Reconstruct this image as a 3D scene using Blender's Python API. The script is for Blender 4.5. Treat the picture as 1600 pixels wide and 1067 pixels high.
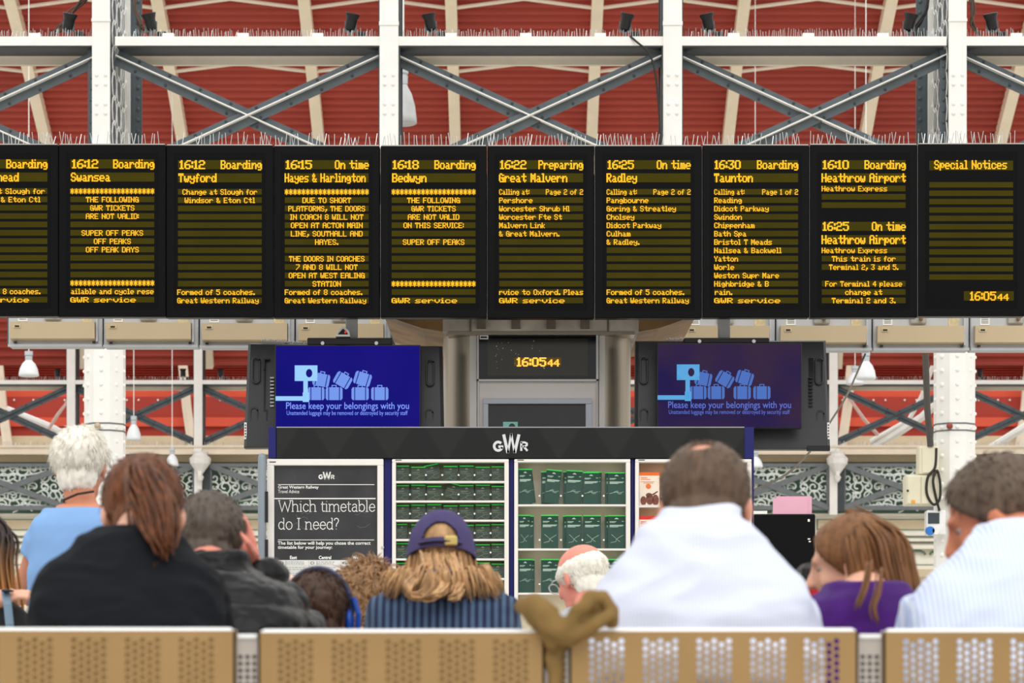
import bpy, bmesh, math, random
from math import sin, cos, pi, radians, sqrt, atan2
from mathutils import Vector, Matrix, Euler, noise

for o in list(bpy.data.objects):
    bpy.data.objects.remove(o, do_unlink=True)
SC = bpy.context.scene
COL = SC.collection
random.seed(7)

# ------------------------------------------------------------------ camera
F, CX, HY, CH = 3800.0, 800.0, 1030.0, 0.85      # focal length in px, principal column, horizon row, lens height
cam = bpy.data.cameras.new('camera')
cam.sensor_width = 36.0
cam.lens = F / 1600 * 36.0
cam.shift_y = (HY - 533.5) / 1600
cam.clip_start, cam.clip_end = 0.1, 400
cam.dof.use_dof = True
cam.dof.focus_distance = 14.4
cam.dof.aperture_fstop = 6.6
cam_o = bpy.data.objects.new('camera', cam)
COL.objects.link(cam_o)
cam_o.location = (0, 0, CH)
cam_o.rotation_euler = (pi / 2, 0, 0)
SC.camera = cam_o

# ------------------------------------------------------------------ light: daylight under a glazed roof
SC.view_settings.view_transform = 'Standard'
SC.view_settings.look = 'None'
SC.view_settings.gamma = 1.0
SC.view_settings.exposure = 0.0
SC.view_settings.use_curve_mapping = False
world = bpy.data.worlds.new('world')
SC.world = world
world.use_nodes = True
wn, wl = world.node_tree.nodes, world.node_tree.links
bg = wn['Background']
tc = wn.new('ShaderNodeTexCoord')
sx = wn.new('ShaderNodeSeparateXYZ')
rp = wn.new('ShaderNodeValToRGB')
wl.new(tc.outputs['Generated'], sx.inputs[0])
wl.new(sx.outputs['Z'], rp.inputs[0])
wl.new(rp.outputs[0], bg.inputs[0])
e = rp.color_ramp.elements
e[0].position, e[0].color = 0.0, (0.60, 0.585, 0.565, 1)
e[1].position, e[1].color = 0.75, (1.0, 0.99, 0.97, 1)
bg.inputs[1].default_value = 1.42
sun = bpy.data.lights.new('daylight', 'SUN')
sun.energy = 1.0
sun.angle = radians(50)
sun.color = (1, 0.985, 0.96)
sun_o = bpy.data.objects.new('daylight', sun)
COL.objects.link(sun_o)
sun_o.location = (0, 0, 30)
sun_o.rotation_euler = (radians(46), radians(8), 0)

# ------------------------------------------------------------------ helpers
def px(x, d): return (x - CX) / F * d
def pz(y, d): return CH + (HY - y) / F * d
def P(x, y, d): return Vector((px(x, d), d, pz(y, d)))
def lin(c): return tuple((v / 255 / 12.92) if v / 255 <= .04045 else ((v / 255 + .055) / 1.055) ** 2.4 for v in c)

MATS = {}
def M(name, rgb, rough=.6, metal=0., spec=.4, var=.10, scale=6., bump=0., bscale=40., emit=0., alpha=1., sheen=0., stretch=(1, 1, 1)):
    if name in MATS: return MATS[name]
    m = bpy.data.materials.new(name); MATS[name] = m
    m.use_nodes = True
    n, l = m.node_tree.nodes, m.node_tree.links
    b = n['Principled BSDF']
    c = lin(rgb)
    b.inputs['Roughness'].default_value = rough
    b.inputs['Metallic'].default_value = metal
    b.inputs['Specular IOR Level'].default_value = spec
    if sheen: b.inputs['Sheen Weight'].default_value = sheen
    co = n.new('ShaderNodeTexCoord')
    mp = n.new('ShaderNodeMapping'); mp.inputs['Scale'].default_value = stretch
    l.new(co.outputs['Object'], mp.inputs[0])
    ns = n.new('ShaderNodeTexNoise'); ns.inputs['Scale'].default_value = scale; ns.inputs['Detail'].default_value = 4
    l.new(mp.outputs[0], ns.inputs['Vector'])
    r = n.new('ShaderNodeValToRGB')
    r.color_ramp.elements[0].position, r.color_ramp.elements[1].position = .3, .7
    r.color_ramp.elements[0].color = (*[v * (1 - var) for v in c], 1)
    r.color_ramp.elements[1].color = (*[min(1, v * (1 + var)) for v in c], 1)
    l.new(ns.outputs['Fac'], r.inputs[0])
    l.new(r.outputs[0], b.inputs['Base Color'])
    if emit:
        b.inputs['Base Color'].default_value = (0, 0, 0, 1)
        l.remove(b.inputs['Base Color'].links[0])
        b.inputs['Emission Color'].default_value = (*c, 1)
        b.inputs['Emission Strength'].default_value = emit
    if bump:
        n2 = n.new('ShaderNodeTexNoise'); n2.inputs['Scale'].default_value = bscale; n2.inputs['Detail'].default_value = 3
        l.new(mp.outputs[0], n2.inputs['Vector'])
        bp = n.new('ShaderNodeBump'); bp.inputs['Strength'].default_value = bump; bp.inputs['Distance'].default_value = .01
        l.new(n2.outputs['Fac'], bp.inputs['Height']); l.new(bp.outputs[0], b.inputs['Normal'])
    if alpha < 1: b.inputs['Alpha'].default_value = alpha
    return m

def stripes(name, a, b_, freq, axis='X', rough=.8, sharp=.5):
    m = bpy.data.materials.new(name); m.use_nodes = True
    n, l = m.node_tree.nodes, m.node_tree.links
    b = n['Principled BSDF']; b.inputs['Roughness'].default_value = rough; b.inputs['Specular IOR Level'].default_value = .2
    co = n.new('ShaderNodeTexCoord'); s = n.new('ShaderNodeSeparateXYZ'); l.new(co.outputs['Object'], s.inputs[0])
    mu = n.new('ShaderNodeMath'); mu.operation = 'MULTIPLY'; mu.inputs[1].default_value = freq * 2 * pi; l.new(s.outputs[axis], mu.inputs[0])
    si = n.new('ShaderNodeMath'); si.operation = 'SINE'; l.new(mu.outputs[0], si.inputs[0])
    r = n.new('ShaderNodeValToRGB'); r.color_ramp.elements[0].position = .5 - .3 * (1 - sharp); r.color_ramp.elements[1].position = .5 + .3 * (1 - sharp)
    mr = n.new('ShaderNodeMapRange'); mr.inputs['From Min'].default_value = -1; l.new(si.outputs[0], mr.inputs['Value'])
    r.color_ramp.elements[0].color = (*lin(a), 1); r.color_ramp.elements[1].color = (*lin(b_), 1)
    l.new(mr.outputs[0], r.inputs[0]); l.new(r.outputs[0], b.inputs['Base Color'])
    return m

def tag(o, label=None, cat=None, group=None, kind=None):
    if label: o['label'] = label
    if cat: o['category'] = cat
    if group: o['group'] = group
    if kind: o['kind'] = kind
    return o

def empty(name, loc, label=None, cat=None, group=None, kind=None):
    o = bpy.data.objects.new(name, None); COL.objects.link(o); o.location = loc
    o.empty_display_size = .1
    return tag(o, label, cat, group, kind)

def copy_tree(o, dloc=None, loc=None, label=None):
    def cp(s, parent):
        c = s.copy(); COL.objects.link(c)
        if parent: c.parent = parent
        for ch in s.children: cp(ch, c)
        return c
    c = cp(o, None)
    if loc is not None: c.location = loc
    if dloc is not None: c.location = Vector(o.location) + Vector(dloc)
    if label: c['label'] = label
    return c

def worldloc(o):
    v = Vector((0, 0, 0))
    while o: v += Vector(o.location); o = o.parent
    return v

class MB:
    def __init__(s): s.v, s.f, s.m, s.k = [], [], [], 0
    def mat(s, k): s.k = k; return s
    def add(s, vs, fs):
        o = len(s.v); s.v += [tuple(v) for v in vs]
        for f in fs: s.f.append([i + o for i in f]); s.m.append(s.k)
        return s
    def box(s, x0, x1, y0, y1, z0, z1, b=0.):
        if x0 > x1: x0, x1 = x1, x0
        if z0 > z1: z0, z1 = z1, z0
        if y0 > y1: y0, y1 = y1, y0
        if b > 0:
            b = min(b, (x1 - x0) * .45, (z1 - z0) * .45, (y1 - y0) * .45)
            pts = [(x0 + b, z0), (x1 - b, z0), (x1, z0 + b), (x1, z1 - b), (x1 - b, z1), (x0 + b, z1), (x0, z1 - b), (x0, z0 + b)]
            inn = [(min(max(x, x0 + b), x1 - b) , min(max(z, z0 + b), z1 - b)) for x, z in pts]
            R = [[(x, y0, z) for x, z in inn], [(x, y0 + b, z) for x, z in pts], [(x, y1 - b, z) for x, z in pts], [(x, y1, z) for x, z in inn]]
            return s.loft(R)
        v = [(x0, y0, z0), (x1, y0, z0), (x1, y1, z0), (x0, y1, z0), (x0, y0, z1), (x1, y0, z1), (x1, y1, z1), (x0, y1, z1)]
        return s.add(v, [[3, 2, 1, 0], [4, 5, 6, 7], [0, 1, 5, 4], [1, 2, 6, 5], [2, 3, 7, 6], [3, 0, 4, 7]])
    def pbox(s, x0, y0, x1, y1, d, dep, b=0.):      # front face outlined at distance d, going back by dep
        return s.box(px(x0, d), px(x1, d), d, d + dep, pz(y1, d), pz(y0, d), b)
    def bar(s, p, q, w, h, up=(0, 0, 1)):
        p, q = Vector(p), Vector(q); t = (q - p).normalized(); u = Vector(up)
        a = t.cross(u)
        if a.length < 1e-4: a = t.cross(Vector((1, 0, 0)))
        a.normalize(); b = a.cross(t).normalized()
        vs = [p + a * i * w / 2 + b * j * h / 2 for i, j in ((-1, -1), (1, -1), (1, 1), (-1, 1))]
        vs += [v + (q - p) for v in vs]
        return s.add(vs, [[3, 2, 1, 0], [4, 5, 6, 7], [0, 1, 5, 4], [1, 2, 6, 5], [2, 3, 7, 6], [3, 0, 4, 7]])
    def loft(s, rings, caps=True, closed=True):
        n = len(rings[0]); o = len(s.v)
        for r in rings: s.v += [tuple(p) for p in r]
        for i in range(len(rings) - 1):
            for j in range(n if closed else n - 1):
                k = (j + 1) % n
                s.f.append([o + i * n + j, o + i * n + k, o + (i + 1) * n + k, o + (i + 1) * n + j]); s.m.append(s.k)
        if caps:
            s.f.append([o + j for j in range(n)][::-1]); s.m.append(s.k)
            s.f.append([o + (len(rings) - 1) * n + j for j in range(n)]); s.m.append(s.k)
        return s
    def tube(s, pts, r, n=8, caps=True, flat=1.):
        pts = [Vector(p) for p in pts]
        if not isinstance(r, (list, tuple)): r = [r] * len(pts)
        rings = []; a = None
        for i, p in enumerate(pts):
            t = (pts[min(i + 1, len(pts) - 1)] - pts[max(i - 1, 0)]).normalized()
            if a is None:
                a = t.cross(Vector((0, 0, 1)))
                if a.length < .05: a = t.cross(Vector((0, 1, 0)))
            else: a = a - t * a.dot(t)
            a.normalize(); b = t.cross(a)
            rings.append([p + a * cos(2 * pi * k / n) * r[i] + b * sin(2 * pi * k / n) * r[i] * flat for k in range(n)])
        return s.loft(rings, caps)
    def ell(s, c, r, R=None, nu=16, nv=10):
        c = Vector(c); vs, fs = [], []
        if not isinstance(r, (tuple, list)): r = (r, r, r)
        for j in range(nv + 1):
            th = pi * j / nv
            for i in range(nu):
                ph = 2 * pi * i / nu
                v = Vector((r[0] * sin(th) * cos(ph), r[1] * sin(th) * sin(ph), r[2] * cos(th)))
                vs.append(c + (R @ v if R else v))
        for j in range(nv):
            for i in range(nu):
                k = (i + 1) % nu
                fs.append([j * nu + i, (j + 1) * nu + i, (j + 1) * nu + k, j * nu + k])
        return s.add(vs, fs)
    def lathe(s, c, prof, n=20):                       # prof: (radius, z) around vertical axis
        c = Vector(c)
        return s.loft([[c + Vector((r * cos(2 * pi * k / n), r * sin(2 * pi * k / n), z)) for k in range(n)] for r, z in prof])
    def prism(s, pts, y0, y1):                          # polygon in x,z (counter-clockwise seen from -y)
        n = len(pts)
        vs = [(x, y0, z) for x, z in pts] + [(x, y1, z) for x, z in pts]
        fs = [list(range(n)), list(range(2 * n - 1, n - 1, -1))]
        fs += [[(j + 1) % n, j, n + j, n + (j + 1) % n] for j in range(n)]
        return s.add(vs, fs)
    def quad(s, x0, z0, x1, z1, y): return s.add([(x0, y, z0), (x1, y, z0), (x1, y, z1), (x0, y, z1)], [[0, 1, 2, 3]])
    def pquad(s, x0, y0, x1, y1, d): return s.quad(px(x0, d), pz(y1, d), px(x1, d), pz(y0, d), d)
    def stroke(s, pts, w, y, cap=True):                 # flat ribbon in the x,z plane at depth y
        pts = [Vector((p[0], p[1])) for p in pts]; n = len(pts); L, R = [], []
        for i in range(n):
            t0 = (pts[i] - pts[i - 1]).normalized() if i else (pts[1] - pts[0]).normalized()
            t1 = (pts[i + 1] - pts[i]).normalized() if i < n - 1 else t0
            t = (t0 + t1)
            t = t.normalized() if t.length > 1e-4 else t0
            nn = Vector((-t.y, t.x)); k = max(.35, nn.dot(Vector((-t0.y, t0.x))))
            L.append(pts[i] + nn * w / 2 / k); R.append(pts[i] - nn * w / 2 / k)
        vs = [(p.x, y, p.y) for p in R] + [(p.x, y, p.y) for p in L]
        return s.add(vs, [[i, i + 1, n + i + 1, n + i] for i in range(n - 1)])
    def build(s, name, mats, parent=None, loc=None, smooth=False, label=None):
        me = bpy.data.meshes.new(name)
        base = worldloc(parent) if parent else Vector(loc) if loc is not None else Vector((0, 0, 0))
        me.from_pydata([(v[0] - base.x, v[1] - base.y, v[2] - base.z) for v in s.v], [], s.f)
        if not isinstance(mats, (list, tuple)): mats = [mats]
        for m in mats: me.materials.append(m)
        if len(mats) > 1: me.polygons.foreach_set('material_index', s.m)
        if smooth: me.polygons.foreach_set('use_smooth', [True] * len(me.polygons))
        me.update()
        o = bpy.data.objects.new(name, me); COL.objects.link(o)
        if parent: o.parent = parent
        elif loc is not None: o.location = loc
        if label: o['label'] = label
        return o

def smooth_angle(o, deg=35):
    me = o.data
    me.polygons.foreach_set('use_smooth', [True] * len(me.polygons))
    try: me.set_sharp_from_angle(angle=radians(deg))
    except Exception: pass
    return o

# text outlines from the built-in font, fitted to a rectangle of the sign's own plane
def text_into(mb, body, x0, x1, z0, z1, y, bold=0.):
    cu = bpy.data.curves.new('t', 'FONT'); cu.body = body; cu.size = 1; cu.offset = bold; cu.resolution_u = 3
    o = bpy.data.objects.new('t', cu); COL.objects.link(o)
    dg = bpy.context.evaluated_depsgraph_get()
    me = bpy.data.meshes.new_from_object(o.evaluated_get(dg))
    xs = [v.co.x for v in me.vertices]; ys = [v.co.y for v in me.vertices]
    ax, bx, ay, by = min(xs), max(xs), min(ys), max(ys)
    sxx = (x1 - x0) / (bx - ax); szz = (z1 - z0) / (by - ay)
    mb.add([(x0 + (v.co.x - ax) * sxx, y, z0 + (v.co.y - ay) * szz) for v in me.vertices], [list(p.vertices) for p in me.polygons])
    bpy.data.objects.remove(o, do_unlink=True); bpy.data.curves.remove(cu); bpy.data.meshes.remove(me)

def ptext(mb, body, x0, y0, x1, y1, d, bold=0.):
    text_into(mb, body, px(x0, d), px(x1, d), pz(y1, d), pz(y0, d), d, bold)

# 5x7 dot characters of the amber displays
FONT = {}
for ln in '''& 3649562050|' 0008070300|* 2A1C7F1C2A|, 0080703000|- 0808080808|. 0060600000|0 3E4141413E|1 00427F4000|2 7249494946|3 2141494D33|4 1814127F10|5 2745454539|6 3C4A494931|7 4121110907|8 3649494936|9 464949291E|: 0000360000|A 7E0909097E|B 7F49494936|C 3E41414122|D 7F4141413E|E 7F49494941|F 7F09090901|G 3E41495A7A|H 7F0808087F|I 00417F4100|J 2040413F01|K 7F08142241|L 7F40404040|M 7F021C027F|N 7F0408107F|O 3E4141413E|P 7F09090906|Q 3E4151215E|R 7F09192946|S 2649494932|T 03017F0103|U 3F4040403F|V 1F2040201F|W 3F4038403F|X 6314081463|Y 0304780403|Z 6159494D43|a 2054547840|b 7F28444438|c 3844444428|d 384444287F|e 3854545418|f 00087E0902|g 18A4A49C78|h 7F08040478|i 00447D4000|j 2040403D00|k 7F10284400|l 00417F4000|m 7C04780478|n 7C08040478|o 3844444438|p FC18242418|r 7C08040408|s 4854545424|t 04043F4424|u 3C4040207C|v 1C2040201C|w 3C4030403C|x 4428102844|y 4C9090907C|z 4464544C44'''.split('|'):
    k, h = ln.split(' ')
    FONT[k] = [int(h[i:i + 2], 16) for i in range(0, 10, 2)]

def led(mb, text, x0, yc, h, d, x1=None, colw=1.11, al='l', bold=.35):
    """amber dot text; x0 (left / right / centre column), yc centre row and cap height h as the board shows them at distance d"""
    cols = []
    for ch in text:
        if ch == ' ': cols += [0, 0, 0, 0]; continue
        c = list(FONT[ch])
        while c and c[0] == 0: c.pop(0)
        while c and c[-1] == 0: c.pop()
        cols += c + [0]
    cols = cols[:-1]
    if x1 is not None and al == 'l': colw = (x1 - x0) / len(cols)
    w = colw * len(cols)
    ox = x0 if al == 'l' else x0 - w if al == 'r' else x0 - w / 2
    rh = h / 7; top = yc - h / 2
    for i, c in enumerate(cols):
        r = 0
        while r < 8:
            if c >> r & 1:
                q = r
                while q < 8 and c >> q & 1: q += 1
                mb.pquad(ox + i * colw - bold * colw * .5, top + r * rh, ox + (i + 1) * colw + bold * colw * .5, top + q * rh, d)
                r = q
            else: r += 1
# ------------------------------------------------------------------ setting: hall floor, vault, far facade
CREAM = M('cream_paint', (233, 221, 200), .6, var=.05, scale=3)
WHITE = M('white_paint', (240, 239, 234), .5, var=.04, scale=4)
DKIRON = M('grey_green_iron', (84, 93, 98), .5, var=.12, scale=5)
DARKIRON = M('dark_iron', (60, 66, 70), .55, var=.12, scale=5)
RED = M('red_roof_sheet', (176, 72, 57), .6, var=.12, scale=.35)
RED2 = M('dark_red_panel', (168, 58, 44), .6, var=.08, scale=1)
RED3 = M('red_panel_lit_tone', (218, 88, 62), .55, var=.06, scale=1)  # brighter red stands in for light on bands tilted towards it
TAN = M('tan_paint', (214, 196, 164), .6, var=.06, scale=2)
BLACKP = M('black_plastic', (24, 24, 25), .45, var=.1)
CABLE = M('black_cable', (38, 35, 33), .6)
STEELW = M('spike_wire', (205, 208, 208), .35, metal=.6, var=.05)
FLOORM = M('pale_stone_floor', (190, 186, 178), .35, var=.08, scale=1.5)

mb = MB().box(-24, 24, -6, 70, -.1, 0)
tag(mb.build('floor', FLOORM), kind='structure')

# red barrel vault, corrugated sheet on cream ribs
prof = [(59.2, 8.0), (58.6, 9.4), (57.7, 10.5), (56.4, 11.45), (54.7, 12.5), (52.9, 13.55), (50.9, 14.6), (49.6, 15.2), (48.6, 15.65)]
def dens(pr, step):
    out = []
    for (a, b), (c, d_) in zip(pr, pr[1:]):
        L = sqrt((c - a) ** 2 + (d_ - b) ** 2); k = max(1, int(L / step))
        out += [(a + (c - a) * i / k, b + (d_ - b) * i / k) for i in range(k)]
    return out + [pr[-1]]
def smoothp(pr, it=3):
    for _ in range(it):
        q = [pr[0]]
        for a, b in zip(pr, pr[1:]):
            q += [(a[0] * .75 + b[0] * .25, a[1] * .75 + b[1] * .25), (a[0] * .25 + b[0] * .75, a[1] * .25 + b[1] * .75)]
        pr = q + [pr[-1]]
    return pr
sp = smoothp(prof)
dp = dens(sp, .035)
rows = []; L = 0
for i, (y, z) in enumerate(dp):
    a, b = dp[max(0, i - 1)], dp[min(len(dp) - 1, i + 1)]
    t = Vector((b[0] - a[0], b[1] - a[1])).normalized(); nrm = Vector((t.y, -t.x))
    if nrm.x > 0: nrm = -nrm
    if i: L += sqrt((y - dp[i - 1][0]) ** 2 + (z - dp[i - 1][1]) ** 2)
    k = .072 * sin(L / .215 * 2 * pi)
    rows.append((y + nrm.x * k, z + nrm.y * k))
mb = MB()
mb.loft([[(-17, y, z), (17, y, z)] for y, z in rows], caps=False, closed=False)
ceil = tag(mb.build('ceiling', RED, smooth=True), kind='structure')
rp_ = dens(sp, .5)
def vaultpt(s_, off=0):                                  # point of the vault at height z, off metres in front of it
    for (a, b), (c, d_) in zip(sp, sp[1:]):
        if b <= s_ <= d_:
            k = (s_ - b) / (d_ - b); t = Vector((c - a, d_ - b)).normalized(); nn = Vector((t.y, -t.x)); nn = nn if nn.x < 0 else -nn
            return a + (c - a) * k + nn.x * off, s_ + nn.y * off
    return sp[-1]
for i in range(-1, 9):
    x = -10.42 + 3.05 * i
    mb = MB(); rings = []
    for j, (y, z) in enumerate(rp_):
        a, b = rp_[max(0, j - 1)], rp_[min(len(rp_) - 1, j + 1)]
        t = Vector((b[0] - a[0], b[1] - a[1])).normalized(); nn = Vector((t.y, -t.x)); nn = nn if nn.x < 0 else -nn
        rings.append([(x - .12, y + nn.x * .02, z + nn.y * .02), (x + .12, y + nn.x * .02, z + nn.y * .02), (x + .12, y + nn.x * .3, z + nn.y * .3), (x - .12, y + nn.x * .3, z + nn.y * .3)])
    mb.loft(rings)
    mb.build('roof_rib', M('pale_cream_rib', (250, 236, 208), .6, var=.04, scale=3), ceil)
    for zz in (13.72, 14.63):
        for q in (0, 1):
            y0, z0 = vaultpt(zz, .22); y1, z1 = vaultpt(zz + .12 + .06 * q, .22)
            pts = [(x + .1, y0, z0 + .14 * q), (x + .8, (y0 * .35 + y1 * .65), z0 * .35 + z1 * .65), (x + 1.52, y1, z1), (x + 2.25, (y0 * .35 + y1 * .65), z0 * .35 + z1 * .65), (x + 2.95, y0, z0 + .14 * q)]
            if q == 0: MB().tube([pts[0], pts[2], pts[4]], .04, 6).build('roof_tie', CREAM, ceil)
            elif i % 2 == 0: MB().tube([(a, b + .3, c + .1) for a, b, c in pts[1:4]], .04, 6).build('roof_tie', CREAM, ceil)

# far red wall seen through the far truss
W = 65.8
mb = MB()
def band(y0, y1, m, d=W): mb.mat(m).box(-17, 17, d, d + .2, pz(y1, d), pz(y0, d))
n = 26
zA, zB = pz(598, W), pz(500, W)
mb.mat(0)
for i in range(n):
    a, b = zA + (zB - zA) * i / n, zA + (zB - zA) * (i + 1) / n
    mb.add([(-17, W + .1, a), (17, W + .1, a), (17, W - .02, (a + b) / 2), (-17, W - .02, (a + b) / 2), (17, W + .1, b), (-17, W + .1, b)], [[0, 1, 2, 3], [3, 2, 4, 5]])
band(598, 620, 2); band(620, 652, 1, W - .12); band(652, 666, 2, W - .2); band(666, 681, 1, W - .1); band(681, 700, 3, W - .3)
mb.mat(4)
for k in range(-40, 41):
    mb.ell((k * .42 + (.1 if k % 2 else 0), W - .14, pz(626, W)), .03, nu=6, nv=4)
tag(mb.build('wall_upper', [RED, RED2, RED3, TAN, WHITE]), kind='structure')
for x in (-13.8, -8.85, 9.12, 13.9):
    s_ = -1 if x > 0 else 1
    MB().tube([(x + s_ * .3, W - .5, pz(712, W)), (x + s_ * .12, W - .5, pz(640, W)), (x, W - .55, pz(560, W)), (x - s_ * .1, W - .6, pz(480, W))], .14, 6).build('wall_rib', CREAM, bpy.data.objects['wall_upper'])

# far facade below the girder
D2 = 58.6
GREENP = M('dark_green_recess', (96, 126, 110), .8, var=.2, scale=2)
mb = MB()
mb.mat(0).box(-17, 17, D2, D2 + .3, 0, pz(802, D2))
mb.mat(1).box(-17, 17, D2 + .1, D2 + .3, pz(802, D2), pz(722, D2))
mb.mat(2).box(-17, 17, D2 - .1, D2 + .3, pz(722, D2), pz(708, D2))
for y0, y1, dd in ((803, 807, .14), (832, 837, .1), (842, 846, .16), (852, 858, .2), (884, 890, .2)):
    mb.mat(0).box(-17, 17, D2 - dd, D2, pz(y1, D2), pz(y0, D2))
mb.mat(2).box(-17, 17, D2 - .3, D2, pz(902, D2), pz(890, D2))
for y in (838.5, 847.5, 882): mb.mat(1).box(-17, 17, D2 - .04, D2, pz(y + 1, D2), pz(y, D2))
k = -16.
while k < 16:                                             # long and square recessed panels, picked out in green
    for w in (2.2, .35):
        for a, b, c, d_ in ((k, k + w, 811, 812.2), (k, k + w, 827, 828.2)): mb.mat(1).box(a, b, D2 - .03, D2, pz(d_, D2), pz(c, D2))
        for a in (k, k + w): mb.mat(1).box(a - .012, a + .012, D2 - .03, D2, pz(828, D2), pz(811, D2))
        mb.mat(2).box(k + .02, k + w - .02, D2 - .02, D2, pz(827, D2), pz(812, D2))
        k += w + .22
for k in range(-30, 31):                                  # scalloped moulding
    mb.mat(1).tube([(k * .5 + .25 + .2 * cos(a), D2 - .1, pz(867, D2) + .1 * sin(a)) for a in (0, .6, 1.2, 1.9, 2.5, 3.14)], .03, 5)
tag(mb.build('wall_back', [M('cream_facade', (243, 238, 222), .6, var=.04), GREENP, TAN]), kind='structure')

# ------------------------------------------------------------------ trusses
PIT, X0 = 3.03, -1.314
def rivet(mb, x, y, z, r=.022): mb.ell((x, y, z), (r, r * .8, r), nu=8, nv=6)
def brace(p, q, y, parent, mats):
    mb = MB()
    p, q = Vector((p[0], y, p[1])), Vector((q[0], y, q[1]))
    t = (q - p).normalized(); nn = Vector((-t.z, 0, t.x)); nn = nn if nn.z > 0 else -nn
    mb.mat(0).bar(p, q, .17, .015, (0, 1, 0))
    mb.mat(1).bar(p + nn * .01 + Vector((0, -.045, 0)), q + nn * .01 + Vector((0, -.045, 0)), .012, .08, (0, 1, 0))  # near stem is coloured white for the light along its top edge
    L = (q - p).length; k = .25
    while k < L - .2:
        for s in (-.055, .06): rivet(mb.mat(2), *(p + t * k + nn * s + Vector((0, -.01, 0))), .016)  # rivets get a darker colour in place of their shading
        k += .36
    return mb.build('cross_brace', mats, parent)
def spikes(parent, x0, x1, y, z, name='bird_spikes', step=.026, hmin=.07, hmax=.11, r=.0032, seed=1):
    rnd = random.Random(seed); mb = MB(); x = x0
    while x < x1:
        h = rnd.uniform(hmin, hmax); dx = rnd.uniform(-.012, .012); dy = rnd.choice((-.03, .0, .03))
        mb.tube([(x, y + .03, z), (x + dx, y + .03 + dy, z + h)], r, 3, False)
        x += step * rnd.uniform(.7, 1.3)
    return mb.build(name, STEELW, parent)
def truss(name, dd, i0, i1, x0, label, detail):
    root = empty(name, (0, dd, 5.9), label, 'truss')
    zt, zb = 7.508, 7.412
    for i in range(i0, i1):
        xa, xb = x0 + PIT * i + .1, x0 + PIT * (i + 1) - .1
        mb = MB().mat(0).box(xa, xb, dd, dd + .42, zb, zt)
        mb.mat(1).box(xa + .02, xb - .02, dd + .02, dd + .4, zb - .015, zb - .002)  # dark sheet standing in for shade on the chord's underside
        mb.mat(2).box(xa, xb, dd + .44, dd + .5, zb - .1, zb)
        if detail:
            for k in range(3): mb.mat(0).box(xa + .5 + k * .8, xa + .62 + k * .8, dd + .05, dd + .12, zt, zt + .05)
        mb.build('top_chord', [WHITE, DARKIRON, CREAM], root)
        spikes(root, xa + .05, xb - .02, dd + .06, zt, step=.026 if detail else .05, r=.0032 if detail else .006, seed=i + 50)
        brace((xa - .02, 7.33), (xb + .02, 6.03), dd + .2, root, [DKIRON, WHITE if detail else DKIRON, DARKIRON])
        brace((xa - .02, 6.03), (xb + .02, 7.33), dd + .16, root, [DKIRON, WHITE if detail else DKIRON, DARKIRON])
        mb = MB().mat(0).box(xa - .1, xb + .1, dd, dd + .45, 5.74, 5.94)
        mb.mat(0).box(xa - .1, xb + .1, dd - .06, dd + .5, 5.90, 5.95).mat(0).box(xa - .1, xb + .1, dd - .05, dd, 5.735, 5.76)
        mb.build('bottom_chord', CREAM, root)
        if not detail: spikes(root, xa, xb, dd - .02, 5.95, step=.05, r=.008, hmin=.06, seed=i + 90)
    for i in range(i0, i1 + 1):
        x = x0 + PIT * i
        if detail and i in (-1, 2): continue
        mb = MB().mat(0).box(x - .1, x + .1, dd - .03, dd + .02, 5.7, 8.6 if detail else 10.2)
        s = -1 if x > 0 else 1
        zz = 8.6 if detail else 10.2
        mb.mat(1).box(x - .115, x - .08, dd + .02, dd + .5, 5.9, zz).mat(1).box(x + .08, x + .115, dd + .02, dd + .5, 5.9, zz)
        mb.mat(1).box(x - .13, x + .13, dd + .3, dd + .33, 5.9, zz)
        if detail:
            mb.mat(0).box(x - .105, x + .105, dd - .04, dd, 7.62, 7.66)
            for z in (7.09, 6.99, 6.78, 6.68):
                for q in (-.045, .045): rivet(mb.mat(0), x + q, dd - .03, z)
        else:                                            # posts run on down as the posts of the pierced panels, with a pendant bracket
            mb.mat(0).box(x - .09, x + .09, dd - .03, dd + .3, 4.3, 5.8)
            mb.mat(1).box(x + .09, x + .27, dd + .05, dd + .3, 4.4, 5.5)
            mb.mat(0).lathe((x + .07, dd - .18, 0), [(.01, 5.05), (.06, 5.1), (.09, 5.18), (.05, 5.24), (.12, 5.34), (.24, 5.5), (.26, 5.62), (.16, 5.72), (.2, 5.78)], 12)
            mb.mat(0).box(x + .03, x + .11, dd - .28, dd - .1, 5.2, 5.85)
        mb.build('upright', [WHITE, DARKIRON], root)
    return root
truss('roof_truss', 26.0, -3, 4, X0, 'near roof truss of white chords and grey cross braces above the departure boards', True)
truss('roof_truss', 58.0, -4, 5, X0 - .11, 'far roof truss with thin cross braces before bright red panels below the boards', False)

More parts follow.
